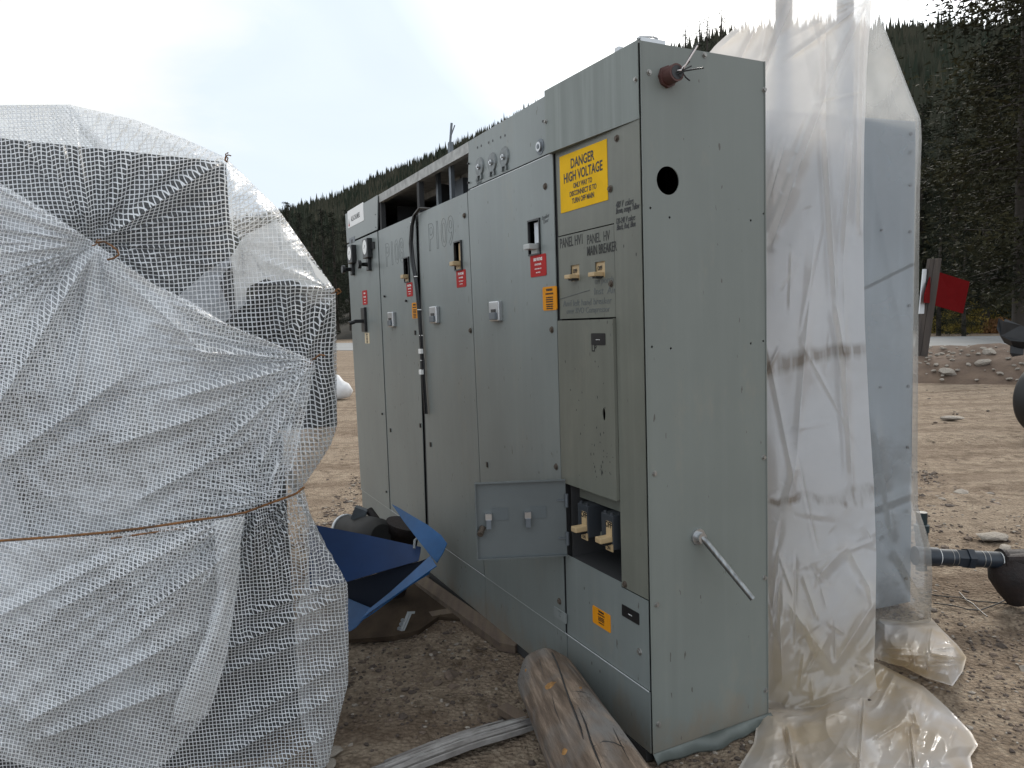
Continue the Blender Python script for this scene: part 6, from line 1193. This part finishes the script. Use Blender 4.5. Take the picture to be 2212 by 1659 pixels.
sbox('red_board', [zsd(282, 400, dS-.1), zsd(272, 692, dS-.1), zsd(218, 690, dS-.5), zsd(222, 600, dS-.5)], SIGNR)
sbox('white_board', [zsd(204, 325, dS-.3), zsd(246, 325, dS-.05), zsd(212, 808, dS-.05), zsd(160, 808, dS-.3)], SIGNW)
# dark steel channel lying on the berm and the tyre at the frame edge
DKST = mat('black_steel', (.02, .022, .025), .45, var=.4)
st = empty('steel_channel', (0, 0, 0)); tag(st, 'dark angular steel plough piece resting on the dirt berm at the edge', 'steel part')
sbox('channel_web', [zsd(1050, 930, 14.6), zsd(1105, 965, 14.5), zsd(1125, 940, 14.5), zsd(1290, 1010, 14.3), zsd(1450, 1080, 14.1), zsd(1450, 1200, 14.1), zsd(1180, 1175, 14.4), zsd(1075, 1120, 14.6), zsd(1030, 1045, 14.6)], DKST, .25, st)
sbox('channel_foot', [zsd(1150, 1150, 14.4), zsd(1290, 1180, 14.3), zsd(1285, 1250, 14.3), zsd(1170, 1268, 14.4), zsd(1145, 1230, 14.4)], DKST, .15, st)
m = MB()
for i in range(5):
    for j in range(3): p = U(*zs(1215+i*22+j*6, 1012+j*22+i*9), 14.28-.012*i); m.box(p, (.035, .01, .035), 0, Matrix.Rotation(.7, 3, 'Y'))
m.build('grip_plate', WHT, st)
ty = empty('trailer_wheel', (0, 0, 0)); tag(ty, 'black rubber tyre just entering the photo at the right edge', 'wheel')
ct = U(2268, 880, 8.3); fwd_ = Vector((.35, 1, 0)).normalized(); sd_ = Vector((.25, -1, 0)).normalized(); RR = .42; m = MB(); prof = [(-.11, .25), (-.12, .34), (-.11, .40), (-.07, .42), (.07, .42), (.11, .40), (.12, .34), (.11, .25)]; N_ = 48
ez = Vector((0, 0, 1)); ex = ez.cross(sd_)
ct.z = RR
for k in range(N_):
    a_ = 2*PI*k/N_
    for (o_, r_2) in prof: m.v.append(tuple(ct+sd_*o_+(ex*math.cos(a_)+ez*math.sin(a_))*r_2))
q8 = len(prof)
for k in range(N_):
    for j in range(q8-1): m.f.append((k*q8+j, k*q8+j+1, ((k+1) % N_)*q8+j+1, ((k+1) % N_)*q8+j)); m.m.append(0); m.sm.append(True)
m.build('tyre', RUBBER, ty); m = MB(); m.tube([ct-sd_*.09, ct+sd_*.09], .252, 28); m.tube([ct-sd_*.12, ct-sd_*.09], .07, 12); m.build('rim', STEEL, ty)
# parked car glimpsed past the red board
cr2 = empty('parked_car', (0, 0, 0)); tag(cr2, 'pale car partly hidden beyond the road below the pines', 'car')
pc = G(2103, 705); Yc = 52.; pc = Vector((math.tan(math.atan((2108-1106)/FPX))*Yc, Yc, .45)); m = MB()
prof = [(-2.1, .35), (-2.1, .8), (-1.9, .95), (-1.0, 1.0), (-.5, 1.45), (.8, 1.48), (1.5, 1.05), (2.1, .95), (2.15, .35)]
m.slab([(pc.x+x, pc.z+z) for x, z in prof], Yc-.8, Yc+.8, 1); m.build('car_body', mat('car_paint', (.55, .6, .62), .3), cr2, bevel=.06)
m = MB(); m.slab([(pc.x+x, pc.z+z) for x, z in ((-.85, 1.02), (-.45, 1.38), (.72, 1.4), (1.25, 1.05))], Yc-.815, Yc-.805, 1); m.build('window', BLACK, cr2)
for x in (-1.35, 1.35):
    m = MB(); m.tube([(pc.x+x, Yc-.84, pc.z+.33), (pc.x+x, Yc-.6, pc.z+.33)], .33, 20); m.build('wheel', RUBBER, cr2)
